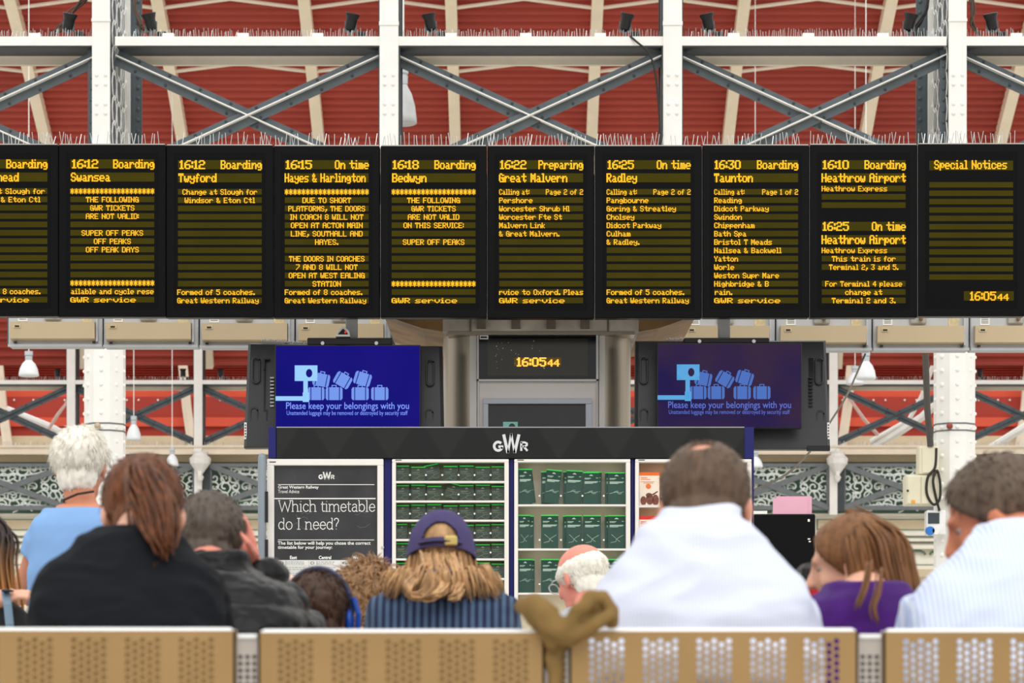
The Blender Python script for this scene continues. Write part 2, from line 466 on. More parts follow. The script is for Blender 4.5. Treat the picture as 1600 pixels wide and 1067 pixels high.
# pierced scrollwork panels of the far facade
SCROLL = M('pale_green_scrollwork', (240, 246, 240), .6, var=.06)
def scroll_panel(x0):
    root = empty('scrollwork_panel', (x0, 58.1, 4.4), 'pale iron scrollwork panel crossed by two dark bars', 'panel', 'scrollwork panels of the far facade')
    xa, xb, z0, z1 = x0 + .26, x0 + PIT - .1, 4.42, 5.53
    mb = MB()
    mb.box(xa, xb, 58.1, 58.2, z0, z0 + .1).box(xa, xb, 58.1, 58.2, z1 - .08, z1).box(xa, xa + .05, 58.1, 58.2, z0, z1).box(xb - .05, xb, 58.1, 58.2, z0, z1)
    mb.bar((xa, 58.12, z0 + .05), (xb, 58.12, z1 - .05), .13, .06, (0, 1, 0)).bar((xa, 58.1, z1 - .05), (xb, 58.1, z0 + .05), .13, .06, (0, 1, 0))
    mb.build('panel_frame', M('mid_grey_iron', (112, 118, 120), .5), root)
    mb = MB(); rnd = random.Random(3)
    xm, zm, hw, hh = (xa + xb) / 2, (z0 + z1) / 2, (xb - xa) / 2, (z1 - z0) / 2
    def spiral(cx, cz, r, a0, turn, sg):
        pts = []
        for k in range(13):
            t = k / 12; a = a0 + sg * t * turn; rr = r * (1 - .82 * t)
            pts.append((cx + rr * cos(a), 58.24, cz + rr * sin(a)))
        mb.tube(pts, .02, 4, False)
    for ix in range(-5, 6):
        for iz in range(-2, 3):
            u, w = ix / 5.4, iz / 2.4
            if abs(abs(u) - abs(w)) < .12: continue
            r = .12 + .03 * ((ix * 7 + iz * 5) % 3)
            sg = 1 if (ix + iz) % 2 else -1
            spiral(xm + u * hw, zm + w * hh * .92, r, rnd.uniform(0, 6.3), 7.5, sg * (1 if u > 0 else -1))
    for s in (-1, 1):
        for q in (.35, .6, .85):
            mb.tube([(xm + s * hw * q, 58.24, zm - hh * .8 * q), (xm + s * hw * (q - .1), 58.24, zm - hh * .3 * q), (xm + s * hw * (q + .05), 58.24, zm), (xm + s * hw * (q - .1), 58.24, zm + hh * .3 * q), (xm + s * hw * q, 58.24, zm + hh * .8 * q)], .022, 4, False)
            mb.tube([(xm - hw * .8 * q, 58.24, zm + s * hh * q), (xm - hw * .25 * q, 58.24, zm + s * hh * (q - .12)), (xm, 58.24, zm + s * hh * q), (xm + hw * .25 * q, 58.24, zm + s * hh * (q - .12)), (xm + hw * .8 * q, 58.24, zm + s * hh * q)], .022, 4, False)
    mb.build('scrollwork', SCROLL, root)
    return root
xs0 = X0 - .11
p0 = scroll_panel(xs0 - 4 * PIT)
names = {-4: 'scrollwork panel at the left edge behind the dark-haired woman', -3: 'scrollwork panel crossed by dark bars behind the white-haired woman', -2: 'scrollwork panel just left of the grey post of the kiosk',
         2: 'scrollwork panel just right of the kiosk above the pink folder', 3: 'scrollwork panel beside the beige junction boxes', 4: 'scrollwork panel behind the right white column'}
for i in range(-3, 5):
    c = copy_tree(p0, loc=(xs0 + i * PIT, 58.1, 4.4))
    c['label'] = 'pale iron ' + names.get(i, 'scrollwork panel hidden behind the leaflet kiosk')
p0['label'] = 'pale iron ' + names[-4]

# ------------------------------------------------------------------ columns
def column(x, label, side):
    d = 26.0
    root = empty('iron_column', (x, d + .2, 0), label, 'column', 'white riveted columns')
    mb = MB().mat(0)
    n = 8; r = .2255
    rot = pi / 8
    oc = [(x + r * cos(2 * pi * k / n + rot), d + .2 + r * sin(2 * pi * k / n + rot)) for k in range(n)]
    mb.loft([[(a, b, z) for a, b in oc] for z in (.0, 6.0)])
    mb.loft([[(x + (a - x) * 1.35, d + .2 + (b - d - .2) * 1.35, z) for a, b in oc] for z in (0, .5)])
    z = .6
    while z < 5.9:
        for k in (-.155, -.005, .14): rivet(mb, x + k, d - .007 if abs(k) < .1 else d + .06 - .002, z, .024)
        for k in (-.21, .21): rivet(mb, x + k, d + .15, z, .022)
        z += .152
    mb.build('shaft', WHITE, root)
    for zz in (pz(661, d), pz(672, d)):
        MB().loft([[(x + (a - x) * 1.02, d + .2 + (b - d - .2) * 1.02, z) for a, b in oc] for z in (zz - .008, zz + .008)]).build('strap', M('steel_strap', (120, 124, 122), .4, metal=.5), root)
    kx = px(153 if x < 0 else 1483, d)
    MB().ell((kx, d - .03, pz(666, d)), .035).build('bell', M('brass_knob' if x < 0 else 'red_knob', (190, 170, 140) if x < 0 else (150, 70, 60), .4, metal=.3), root)
    # upper box column with lattice web
    mb = MB().mat(0)
    mb.box(x - .1, x + .09, d - .03, d, 5.8, 9.4).box(x - .105, x + .095, d - .04, d, 7.66, 7.69)
    for z in (7.09, 6.99, 6.78, 6.68):
        for q in (-.05, .045): rivet(mb, x + q, d - .03, z)
    s = side
    wx = x + s * .09
    mb.mat(0).box(wx - .06, wx + .06, d + .97, d + 1.0, 5.8, 9.4)
    mb.mat(1).box(x - .17, x + .05, d + .12, d + .15, 5.8, 7.4).box(x - .26, x + .26, d + 1.1, d + 1.13, 5.8, 9.4)
    mb.mat(1).box(wx - s * .03 - .004, wx - s * .03 + .004, d, d + 1., 5.8, 9.4)
    z = 5.9
    while z < 9.3:
        rivet(mb.mat(0), wx + .0, d + .965, z, .025); z += .27
    z = 5.9
    while z < 9.3:
        for q in (-.22, .22): rivet(mb.mat(1), x + q, d + 1.09, z, .022)
        rivet(mb.mat(1), x - .13, d + .115, min(z, 7.3), .02)
        z += .12
    mb.build('box_stanchion', [WHITE, DKIRON], root)
    mb = MB()                                            # openwork mesh on the web
    z = 5.8
    while z < 9.3:
        for yy in (d + .05, d + .35, d + .65):
            pts = [(wx + s * .012, yy + .14 + .14 * cos(a), z + .15 + .16 * sin(a)) for a in [k * pi / 4 for k in range(9)]]
            mb.tube(pts, .007, 4, False)
        z += .27
    mb.build('web_lattice', WHITE, root)
    return root
column(-4.385, 'white riveted column with a brass bell left of the departure displays', 1)
column(4.765, 'white riveted column beside the beige junction boxes', -1)

# ------------------------------------------------------------------ spotlights, pendant lamps, cables
def spotlight(xp, label, d=26.15, z=7.508, yaw=0, s=1.):
    x = px(xp, d)
    root = empty('spotlight', (x, d, z), label, 'spotlight', 'black spotlights on the near truss' if d < 40 else 'small spotlights on the far truss')
    mb = MB(); mb.box(x - .04, x + .04, d - .04, d + .04, z, z + .03).bar((x, d, z), (x, d, z + .1), .03, .03)
    mb.bar((x - .05, d, z + .09), (x - .05, d, z + .2), .015, .03).bar((x + .05, d, z + .09), (x + .05, d, z + .2), .015, .03).bar((x - .055, d, z + .09), (x + .055, d, z + .09), .03, .015)
    mb.build('yoke', M('spot_bracket', (92, 94, 96), .4, metal=.4), root)
    ax = Vector((sin(yaw) * .45, -.25, 1)).normalized(); c = Vector((x, d, z + .16))
    mb = MB().tube([c - ax * .06, c - ax * .04, c + ax * .02, c + ax * .06, c + ax * .12, c + ax * .125], [.03, .055, .058, .06, .082, .075], 14)
    mb.build('lamp_head', BLACKP, root)
    mb = MB().box(x + .06, x + .16, d + .02, d + .1, z + .02, z + .1, .01).build('ballast', BLACKP, root)
    return root
for i, (xp, t) in enumerate(((107, 'left of the left column'), (236, 'just right of the left column'), (548, 'left of the middle-left upright'), (673, 'right of the middle-left upright'), (977, 'left of the middle-right upright'), (1107, 'right of the middle-right upright'), (1420, 'just left of the right column'), (1550, 'right of the right column'))):
    spotlight(xp, 'black spotlight on the near truss, ' + t, yaw=(-1) ** i * .5)
for xp, t in ((90, 'near the left edge'), (286, 'left of the upright by the left screen'), (345, 'just left of the left back-facing screen'), (1531, 'right of the right column')):
    spotlight(xp, 'small blurred spotlight on the far truss, ' + t, 58.15, 7.508)

GLASSY = M('frosted_lamp_glass', (226, 230, 232), .35, var=.03)
def pendant(xp, ytop, ybot, d, rp, label, ztop, glass=None):
    x = px(xp, d); zb, zt = pz(ybot, d), pz(ytop, d); r = rp / F * d
    root = empty('pendant_lamp', (x, d, zb), label, 'lamp', 'bell-shaped pendant lamps')
    h = zt - zb
    MB().lathe((x, d, zb), [(r * .9, .0), (r * 1.02, h * .02), (r * 1.0, h * .1), (r * .9, h * .3), (r * .66, h * .5), (r * .38, h * .62), (r * .3, h * .68)], 20).build('shade', glass or GLASSY, root, smooth=True)
    MB().lathe((x, d, zb), [(r * .36, h * .66), (r * .38, h * .8), (r * .3, h * .82), (r * .42, h * .84), (r * .42, h), (r * .1, h * 1.01)], 14).build('gear_housing', M('grey_lamp_housing', (190, 196, 200), .4, metal=.2), root, smooth=False)
    MB().tube([(x, d, zt), (x, d, ztop)], .02 if d < 35 else .008, 6).build('rod', WHITE, root)
pendant(629, 100, 194, 30, 22, 'large grey bell pendant lamp behind the upright above the boards', 19.4, M('grey_lamp_shade', (186, 188, 188), .35))
pendant(45, 549, 588, 40, 15.5, 'white bell pendant lamp near the left edge under the grey cabinets', 18.2)
pendant(209, 650, 688, 50, 11.5, 'white bell pendant lamp right of the left column', 14.9)
pendant(269, 700, 728, 52, 10, 'small white bell lamp beside the auburn ponytail', 13.9)
pendant(1353, 549, 593, 40, 15.5, 'white bell pendant lamp right of the right-hand screen', 18.2)
pendant(1336, 572, 601, 50, 14, 'white bell lamp half behind another beside the right-hand screen', 14.9)
pendant(1180, 704, 731, 50, 12, 'white bell lamp peeping out at the kiosk corner', 14.9)

def cable(name, pts, r, label, cat='cable', m=None, group=None):
    rings = [Vector(p) for p in pts]
    sm = []
    for i in range(len(rings) - 1):
        p0, p1, p2, p3 = rings[max(0, i - 1)], rings[i], rings[i + 1], rings[min(len(rings) - 1, i + 2)]
        for k in range(6):
            t = k / 6
            sm.append(.5 * ((2 * p1) + (-p0 + p2) * t + (2 * p0 - 5 * p1 + 4 * p2 - p3) * t * t + (-p0 + 3 * p1 - 3 * p2 + p3) * t ** 3))
    sm.append(rings[-1])
    return tag(MB().tube(sm, r, 6).build(name, m or CABLE, loc=pts[0]), label, cat, group)
BRN = M('brown_cable', (92, 74, 62), .7)
rnd = random.Random(5)
def bundle(label, pts, k, m, spread=5):
    mb = MB()
    for j in range(k):
        q = [P(x + rnd.uniform(-spread, spread), y + rnd.uniform(-spread, spread), 26.36 + rnd.uniform(-.04, .04)) for x, y in pts]
        sm = []
        for i in range(len(q) - 1):
            p0, p1, p2, p3 = q[max(0, i - 1)], q[i], q[i + 1], q[min(len(q) - 1, i + 2)]
            for t in (0, .25, .5, .75): sm.append(.5 * ((2 * p1) + (-p0 + p2) * t + (2 * p0 - 5 * p1 + 4 * p2 - p3) * t * t + (-p0 + 3 * p1 - 3 * p2 + p3) * t ** 3))
        mb.tube(sm + [q[-1]], .009, 5)
    tag(mb.build('cable_bundle', m, loc=P(*pts[0], 26.2)), label, 'cable')
bundle('brown cable bundle sweeping down to the spotlight left of the left column', [(150, -30), (128, 2), (108, 25), (92, 45), (78, 54)], 6, BRN)
bundle('dark cables hanging by the right side of the left column', [(205, -40), (212, 5), (216, 30), (224, 45), (240, 54)], 5, BRN, 4)
bundle('black cable bundle hanging beside the right column', [(1452, -40), (1449, 10), (1438, 35), (1426, 50)], 5, CABLE, 4)
bundle('thin dark cables hanging right of the right column', [(1512, -40), (1520, 10), (1518, 35), (1530, 53)], 5, BRN, 4)
cable('cable', [P(985, 57, 26.0), P(998, 68, 25.95), P(1012, 80, 25.95), P(1022, 105, 25.95), P(1028, 150, 25.95), P(1031, 195, 25.95), P(1032, 240, 25.95)], .012, 'black cable drooping from the truss down the middle-right upright')
cable('cable', [P(1352, 553, 16.62), P(1338, 585, 16.5), P(1322, 620, 16.2), P(1300, 655, 16), P(1270, 700, 15.6), P(1230, 740, 15.2), P(1177, 766, 14.6)], .007, 'thin grey cable slanting past the right-hand screen', m=M('grey_cable', (120, 112, 100), .7))
wu = bpy.data.objects['wall_upper']                       # white pipes and pale stays in front of the red wall
MB().tube([P(10, 640, 61), P(80, 668, 61), P(140, 702, 61), P(150, 705, 65.5)], .1, 8).build('roof_strut', WHITE, wu)
MB().tube([P(1350, 705, 65.5), P(1352, 705, 61), P(1400, 678, 61), P(1440, 652, 61), P(1475, 620, 61)], .1, 8).build('roof_strut', WHITE, wu)
MB().tube([P(1360, 690, 61), P(1420, 656, 61), P(1440, 620, 61), P(1462, 560, 61)], .06, 8).build('roof_strut', WHITE, wu)
MB().tube([P(1540, 705, 61), P(1580, 680, 61), P(1620, 655, 61), P(1660, 640, 65.5)], .1, 8).build('roof_strut', WHITE, wu)
PKR = M('pale_pink_rod', (232, 205, 195), .5)
MB().tube([P(75, 672, 60), P(90, 648, 60), P(105, 628, 60), P(106, 625, 65.5)], .045, 6).build('stay_rod', PKR, wu)
MB().tube([P(1327, 622, 65.5), P(1327, 622, 60), P(1350, 655, 60), P(1372, 680, 60)], .045, 6).build('stay_rod', PKR, wu)

# electrical boxes on the right column
BEIGE = M('beige_enclosure', (222, 216, 190), .5, var=.05, scale=5)
d = 25.9
def ebox(x0, y0, x1, y1, dep, label, extra=None):
    root = empty('junction_box', (px((x0 + x1) / 2, d), d + dep / 2, pz(y1, d)), label, 'junction box')
    MB().pbox(x0, y0, x1, y1, d, dep, .01).build('enclosure', BEIGE, root)
    return root
r_ = ebox(1436, 697, 1467, 741, .2, 'tall beige junction box on the right column')
MB().pbox(1441, 700, 1465, 739, d - .012, .012, .004).build('cover', BEIGE, r_)
r_ = ebox(1416, 742, 1466, 789, .24, 'wide beige junction box with an orange sticker on the right column')
MB().pbox(1418, 744, 1438, 787, d - .012, .012, .004).pbox(1440, 744, 1464, 787, d - .012, .012, .004).build('cover', BEIGE, r_)
MB().pbox(1424, 781, 1430, 786, d - .016, .004).build('sticker', M('orange_sticker', (235, 160, 40)), r_)
MB().pbox(1417, 765, 1420, 768, d - .03, .02).build('latch', BLACKP, r_)
r_ = empty('power_socket_unit', P(1460, 836, d), 'white power unit with a round blue socket below the junction boxes', 'socket')
MB().pbox(1448, 797, 1478, 836, d, .16, .012).build('housing', M('white_abs', (232, 232, 230), .4), r_)
MB().pbox(1450, 801, 1468, 818, d - .008, .01, .002).build('breaker_window', M('dark_window', (58, 66, 72), .2), r_)
c = P(1454, 829, d - .03)
MB().tube([c, c + Vector((0, .05, 0))], [.045, .05], 16).build('socket_cap', M('socket_blue', (40, 120, 205), .4), r_)
MB().tube([c + Vector((.06, .0, 0)), c + Vector((.06, .06, 0))], [.04, .05], 14).build('socket_collar', M('white_abs', (232, 232, 230)), r_)
cable('cable_loop', [P(1463, 700, 25.884), P(1461, 730, 25.884), P(1450, 745, 25.875), P(1448, 770, 25.875), P(1458, 788, 25.875), P(1468, 780, 25.875), P(1469, 755, 25.875), P(1464, 735, 25.875), P(1458, 750, 25.85), P(1462, 775, 25.875), P(1468, 798, 25.89)], .014, 'black cable looped in front of the beige junction boxes')
tag(MB().tube([P(1446, 553, 25.9), P(1449, 640, 25.9), P(1454, 697, 25.9)], .035, 8).build('conduit', M('dark_conduit', (70, 66, 60), .5), loc=P(1454, 697, 25.9)), 'dark conduit running down the left side of the right column', 'conduit')
# ------------------------------------------------------------------ departure boards
BD = 14.2
BLK = M('board_black', (8, 8, 9), .35, spec=.1, var=.15, scale=3)
OLIVE = M('unlit_display_rows', (62, 56, 8), .5, spec=.04, var=.12, scale=3)
AMBER = M('amber_light', (255, 184, 10), emit=1.3)
EDGE = M('aluminium_edge', (176, 172, 165), .4, metal=.5)
ST = '*'
def row(k): return 299.6 + 13.05 * k
CALL = lambda k, p: [(0, 'Calling at:', 'l', 41 if False else None), (0, 'Page %s of 2' % p, 'r', None)]
BOARDS = [
 (-77, 91, -57, 226, 494, 'leftmost departure board, cut off by the left edge, naming a formation of 8 coaches',
  [('H', 0, 'Boarding', 'r'), ('H', 1, 'Maidenhead', 'l', 4, 86), (0, 'Change at Slough for', 'l', 2, 127), (1, 'Windsor & Eton Ctl', 'l', 8, 120), (12, 'Formed of 8 coaches.', 'l', 2, 120), (13, 'GWR service', 'w', 2, 102)]),
 (91, 259, 110, 226, 495, 'departure board headed 16:12 Swansea',
  [('H', 0, '16:12', 'l', 3, 43), ('H', 0, 'Boarding', 'r'), ('H', 1, 'Swansea', 'l', 1, 62), (0, '*' * 20, 's'), (1, 'THE FOLLOWING', 'c'), (2, 'GWR TICKETS', 'c'), (3, 'ARE NOT VALID:', 'c'), (5, 'SUPER OFF PEAKS', 'c'), (6, 'OFF PEAKS', 'c'), (7, 'OFF PEAK DAYS', 'c'), (11, '*' * 20, 's'), (12, 'ailable and cycle rese', 'l', 1, 130), (13, 'GWR service', 'w', 0, 102)]),
 (259, 427, 278, 227, 496, 'departure board headed 16:12 Twyford',
  [('H', 0, '16:12', 'l', 3, 42), ('H', 0, 'Boarding', 'r'), ('H', 1, 'Twyford', 'l', 1, 60), (0, 'Change at Slough for', 'c'), (1, 'Windsor & Eton Ctl', 'c'), (12, 'Formed of 5 coaches.', 'l', -1, 120), (13, 'Great Western Railway', 'l', -1, 126)]),
 (427, 594, 445, 228, 496, 'departure board headed 16:15 Hayes and Harlington, full of notices about short platforms',
  [('H', 0, '16:15', 'l', 2, 42), ('H', 0, 'On time', 'r'), ('H', 1, 'Hayes & Harlington', 'l', 0, 126), (0, '*' * 20, 's'), (1, 'DUE TO SHORT', 'c'), (2, 'PLATFORMS, THE DOORS', 'c'), (3, 'IN COACH 8 WILL NOT', 'c'), (4, 'OPEN AT ACTON MAIN', 'c'), (5, 'LINE, SOUTHALL AND', 'c'), (6, 'HAYES.', 'c'), (8, 'THE DOORS IN COACHES', 'c'), (9, '7 AND 8 WILL NOT', 'c'), (10, 'OPEN AT WEST EALING', 'c'), (11, 'STATION', 'c'), (12, 'Formed of 8 coaches.', 'l', 0, 121), (13, 'Great Western Railway', 'l', 0, 127)]),
 (594, 761, 612, 228, 496, 'departure board headed 16:18 Bedwyn',
  [('H', 0, '16:18', 'l', 2, 42), ('H', 0, 'Boarding', 'r'), ('H', 1, 'Bedwyn', 'l', 1, 54), (0, '*' * 20, 's'), (1, 'THE FOLLOWING', 'c'), (2, 'GWR TICKETS', 'c'), (3, 'ARE NOT VALID', 'c'), (4, 'ON THIS SERVICE:', 'c'), (6, 'SUPER OFF PEAKS', 'c'), (11, '*' * 20, 's'), (13, 'GWR service', 'w', 0, 102)]),
 (761, 929, 780, 228, 497, 'departure board headed 16:22 Great Malvern',
  [('H', 0, '16:22', 'l', 2, 42), ('H', 0, 'Preparing', 'r'), ('H', 1, 'Great Malvern', 'l', 0, 106), (0, 'Calling at:', 'l', 0, 47), (0, 'Page 2 of 2', 'r'), (1, 'Pershore', 'l', 0, 52), (2, 'Worcester Shrub Hl', 'l', 0, 110), (3, 'Worcester Fte St', 'l', 0, 98), (4, 'Malvern Link', 'l', 0, 71), (5, '& Great Malvern.', 'l', 0, 94), (12, 'rvice to Oxford. Pleas', 'l', 0, 131), (13, 'GWR service', 'w', 0, 102)]),
 (929, 1097, 948, 228, 497, 'departure board headed 16:25 Radley',
  [('H', 0, '16:25', 'l', 2, 42), ('H', 0, 'On time', 'r'), ('H', 1, 'Radley', 'l', 0, 47), (0, 'Calling at:', 'l', 0, 47), (0, 'Page 2 of 2', 'r'), (1, 'Pangbourne', 'l', 0, 65), (2, 'Goring & Streatley', 'l', 0, 108), (3, 'Cholsey', 'l', 0, 43), (4, 'Didcot Parkway', 'l', 0, 85), (5, 'Culham', 'l', 0, 37), (6, '& Radley.', 'l', 0, 51), (12, 'Formed of 5 coaches.', 'l', 0, 121), (13, 'Great Western Railway', 'l', 0, 128)]),
 (1097, 1265, 1116, 227, 496, 'departure board headed 16:30 Taunton with the longest list of stops',
  [('H', 0, '16:30', 'l', 1, 41), ('H', 0, 'Boarding', 'r'), ('H', 1, 'Taunton', 'l', 0, 60), (0, 'Calling at:', 'l', 0, 47), (0, 'Page 1 of 2', 'r'), (1, 'Reading', 'l', 0, 43), (2, 'Didcot Parkway', 'l', 0, 85), (3, 'Swindon', 'l', 0, 43), (4, 'Chippenham', 'l', 0, 63), (5, 'Bath Spa', 'l', 0, 50), (6, 'Bristol T Meads', 'l', 0, 90), (7, 'Nailsea & Backwell', 'l', 0, 105), (8, 'Yatton', 'l', 0, 37), (9, 'Worle', 'l', 0, 31), (10, 'Weston Supr Mare', 'l', 0, 101), (11, 'Highbridge & B', 'l', 0, 85), (12, 'rain.', 'l', 1, 28), (13, 'GWR service', 'w', 0, 103)]),
 (1265, 1434, 1284, 226, 496, 'departure board with two Heathrow Airport trains, 16:10 and 16:25',
  [('H', 0, '16:10', 'l', 2, 42), ('H', 0, 'Boarding', 'r'), ('H', 1, 'Heathrow Airport', 'l', 0, 131), (-.4, 'Heathrow Express', 'l', 0, 102), ('H2', 0, '16:25', 'l', 2, 42), ('H2', 0, 'On time', 'r'), ('H2', 1, 'Heathrow Airport', 'l', 0, 131), (7, 'Heathrow Express', 'l', 0, 102), (8, 'This train is for', 'c'), (9, 'Terminal 2, 3 and 5.', 'c'), (11, 'For Terminal 4 please', 'c'), (12, 'change at', 'c'), (13, 'Terminal 2 and 3.', 'c')]),
 (1434, 1602, 1452, 225, 494, 'display board headed Special Notices at the right end of the row',
  [('H', 0, 'Special Notices', 'l', 8, 121)]),
]
def bird_v(parent, x0, x1, y, z, seed):
    rnd = random.Random(seed); mb = MB(); x = x0
    while x < x1:
        if rnd.random() < .9:
            h = rnd.uniform(.055, .085)
            for s in rnd.choice(((-.012, .012), (0,), (-.006,), (.01,))): mb.tube([(x, y, z), (x + s, y - .02 + rnd.uniform(0, .04), z + h)], .0023, 3, False)
        x += rnd.choice((.018, .024, .03))
    mb.build('bird_spikes', STEELW, parent)
for bi, (x0, x1, ax, yt, yb, label, lines) in enumerate(BOARDS):
    dd = BD + (-.02 if bi in (0, 1, 9) else 0) + .004 * (bi % 2)
    root = empty('departure_board', (px((x0 + x1) / 2, dd), dd + .04, pz(yb, dd)), label, 'departure board', 'departure boards in the hanging row')
    g = .7 if bi > 2 else .3
    MB().pbox(x0 + g, yt, x1 - g, yb, dd, .08, .004).build('casing', BLK, root)
    MB().box(px(x0 + 2, dd), px(x1 - 2, dd), dd + .002, dd + .075, pz(yt, dd), pz(yt, dd) + .006).box(px(x0 + .2, dd), px(x0 + g, dd), dd + .02, dd + .07, pz(yb, dd), pz(yt, dd)).build('edge_strip', EDGE, root)
    MB().pbox(x0 + 12, yt + 12, x1 - 12, yb - 12, dd - .001, .002).build('glass', M('board_glass', (6, 6, 7), .22, spec=.1, var=.2, scale=2), root)
    oy = 0 if bi in (3, 4, 5, 6, 7) else -1 if bi == 1 else 0
    if bi in (0, 1): oy = -1.2
    ax1 = ax + 131
    mb = MB(); dr = dd - .0018
    def hrow(y): mb.pquad(ax, y - 7, ax1, y + 7, dr)
    hy = {('H', 0): 257.3 + oy, ('H', 1): 277.8 + oy, ('H2', 0): 353.6, ('H2', 1): 374.4}
    if bi == 9:
        mb.pquad(ax, 251, ax1, 266, dr)
        for k in range(12): mb.pquad(ax, 284.5 + 13.1 * k, ax1, 293 + 13.1 * k, dr)
        mb.pquad(ax + 54, 455, ax1 + 1, 469.5, dr)
    elif bi == 8:
        for kk in hy.values(): hrow(kk)
        for k in (-.4, .6, 1.6, 7, 8, 9, 11, 12, 13): mb.pquad(ax, row(k) - 4.4, ax1, row(k) + 4.4, dr)
    else:
        hrow(hy['H', 0]); hrow(hy['H', 1])
        for k in range(14): mb.pquad(ax, row(k) - 4.4 + oy, ax1, row(k) + 4.4 + oy, dr)
    mb.build('display_rows', OLIVE, root)
    mb = MB(); dt = dd - .004
    for ln in lines:
        k, t, al = (ln[1], ln[2], ln[3]) if ln[0] in ('H', 'H2') else (ln[0], ln[1], ln[2])
        rest = ln[4:] if ln[0] in ('H', 'H2') else ln[3:]
        if ln[0] in ('H', 'H2'):
            yy = hy[ln[0], k]; h = 14
            if al == 'r': led(mb, t, ax1, yy, h, dt, colw=1.42 if t != 'Preparing' else 1.36, al='r', bold=.6)
            else: led(mb, t, ax + rest[0], yy, h, dt, x1=ax + rest[1], bold=.6)
        else:
            yy = row(k) + oy + .3; h = 8.6
            if al == 's': led(mb, t, ax, yy, 9, dt, x1=ax1, bold=.3)
            elif al == 'w': led(mb, t, ax + rest[0], yy, 8.2, dt, x1=ax + rest[1], bold=.3)
            elif al == 'c': led(mb, t, (ax + ax1) / 2, yy, h, dt, colw=1.13 if len(t) < 20 else 1.06, al='c')
            elif al == 'r': led(mb, t, ax1, yy, h, dt, colw=1.0, al='r')
            else: led(mb, t, ax + rest[0], yy, h, dt, x1=ax + rest[1])
    if bi == 9:
        led(mb, '16:05', ax + 64, 462.5, 14, dt, x1=ax + 104, bold=.5); led(mb, '44', ax + 107, 464.3, 10.5, dt, x1=ax + 124, bold=.5)
    mb.build('amber_lettering', AMBER, root)
    bird_v(root, px(x0 + 3, dd), px(x1 - 6, dd), dd + .05, pz(yt, dd) + .005, bi)

# rear faces of the opposite board row
RD = 16.5
GREYC = M('grey_cabinet_paint', (186, 188, 190), .45, var=.05)
TANC = M('tan_floor_bounce', (206, 186, 152), .5, var=.05, scale=2)  # tan holds the floor's reflection on the cabinet flaps
LABEL = M('yellowed_label', (206, 190, 150), .7, var=.15, scale=60)
PAPER = M('white_paper', (235, 234, 230), .7, var=.03)
INK = M('printed_ink', (40, 38, 36), .7)
def rear(x0, x1, yb, label):
    root = empty('display_cabinet', (px((x0 + x1) / 2, RD), RD + .2, pz(yb, RD)), label, 'display cabinet', 'grey rear-facing display cabinets')
    xa, xb = px(x0 + 1.2, RD), px(x1 - 1.2, RD)
    zb, zt = pz(yb, RD), pz(yb - 236, RD)
    MB().box(xa, xb, RD, RD + .12, zb, zt, .006).build('case', GREYC, root)
    s = RD / F
    mb = MB()                                             # raised door panel, its foot bevelled back
    a, b = xa + 5 * s, xb - 10 * s
    prof = [(RD, zb + 9 * s), (RD - .05, zb + 12 * s), (RD - .07, zb + 37 * s), (RD - .02, zb + 38 * s), (RD, zb + 38 * s)]
    mb.loft([[(x, y, z) for y, z in prof] for x in (a, b)], caps=True)
    mb.build('flap', TANC, root)
    MB().box(xb - 9 * s, xb - 6 * s, RD - .03, RD, zb + 8 * s, zt - .05).box(xa, xb, RD - .02, RD, zb, zb + 4 * s).build('rib', GREYC, root)
    lx = a + 52 * s
    mb = MB().box(lx, lx + 26 * s, RD - .02, RD, zb + 41 * s, zb + 55 * s, .012); mb.build('lock_plate', M('lock_plate', (170, 168, 160), .4, metal=.3), root)
    MB().box(lx + 14 * s, lx + 19 * s, RD - .06, RD - .02, zb + 46 * s, zb + 52 * s, .005).build('knob', M('brass_lock', (150, 110, 60), .4, metal=.6), root)
    mb = MB().mat(0).box(b - 22 * s, b - 5 * s, RD - .004, RD, zb + 39 * s, zb + 52 * s)
    mb.mat(1).box(a + 10 * s, a + 25 * s, RD - .004, RD, zb + 40 * s, zb + 55 * s)
    for k in range(4): mb.mat(2).box(a + 12 * s, a + 23 * s, RD - .006, RD, zb + (43 + 2.6 * k) * s, zb + (43.6 + 2.6 * k) * s)
    mb.mat(0).box(a + 6 * s, a + 17 * s, RD - .069, RD - .06, zb + 28 * s, zb + 34 * s).mat(2).box(a + 8 * s, a + 15 * s, RD - .071, RD - .06, zb + 29 * s, zb + 31.5 * s)
    mb.build('label_sticker', [LABEL, PAPER, INK], root)
    for q in (xa + 12 * s, xb - 12 * s): MB().box(q - .01, q + .01, RD - .03, RD - .02, zb + 5 * s, zb + 8 * s).build('bolt', BLACKP, root)
    return root
for x0, x1, yb, t in ((12, 161, 546, 'leftmost grey display cabinet hanging under the left boards'), (161, 311, 547, 'second grey display cabinet from the left under the boards'), (311, 461, 548, 'grey display cabinet just left of the left-hand screen'), (461, 611, 549, 'grey display cabinet above the left-hand screen'),
                      (1062, 1212, 552, 'grey display cabinet above the right-hand screen'), (1212, 1363, 552, 'grey display cabinet at the right end of the right-hand screen'), (1363, 1515, 552, 'grey display cabinet left of the right white column'), (1515, 1667, 552, 'rightmost grey display cabinet, cut off by the right edge')):
    rear(x0, x1, yb - 4, t)

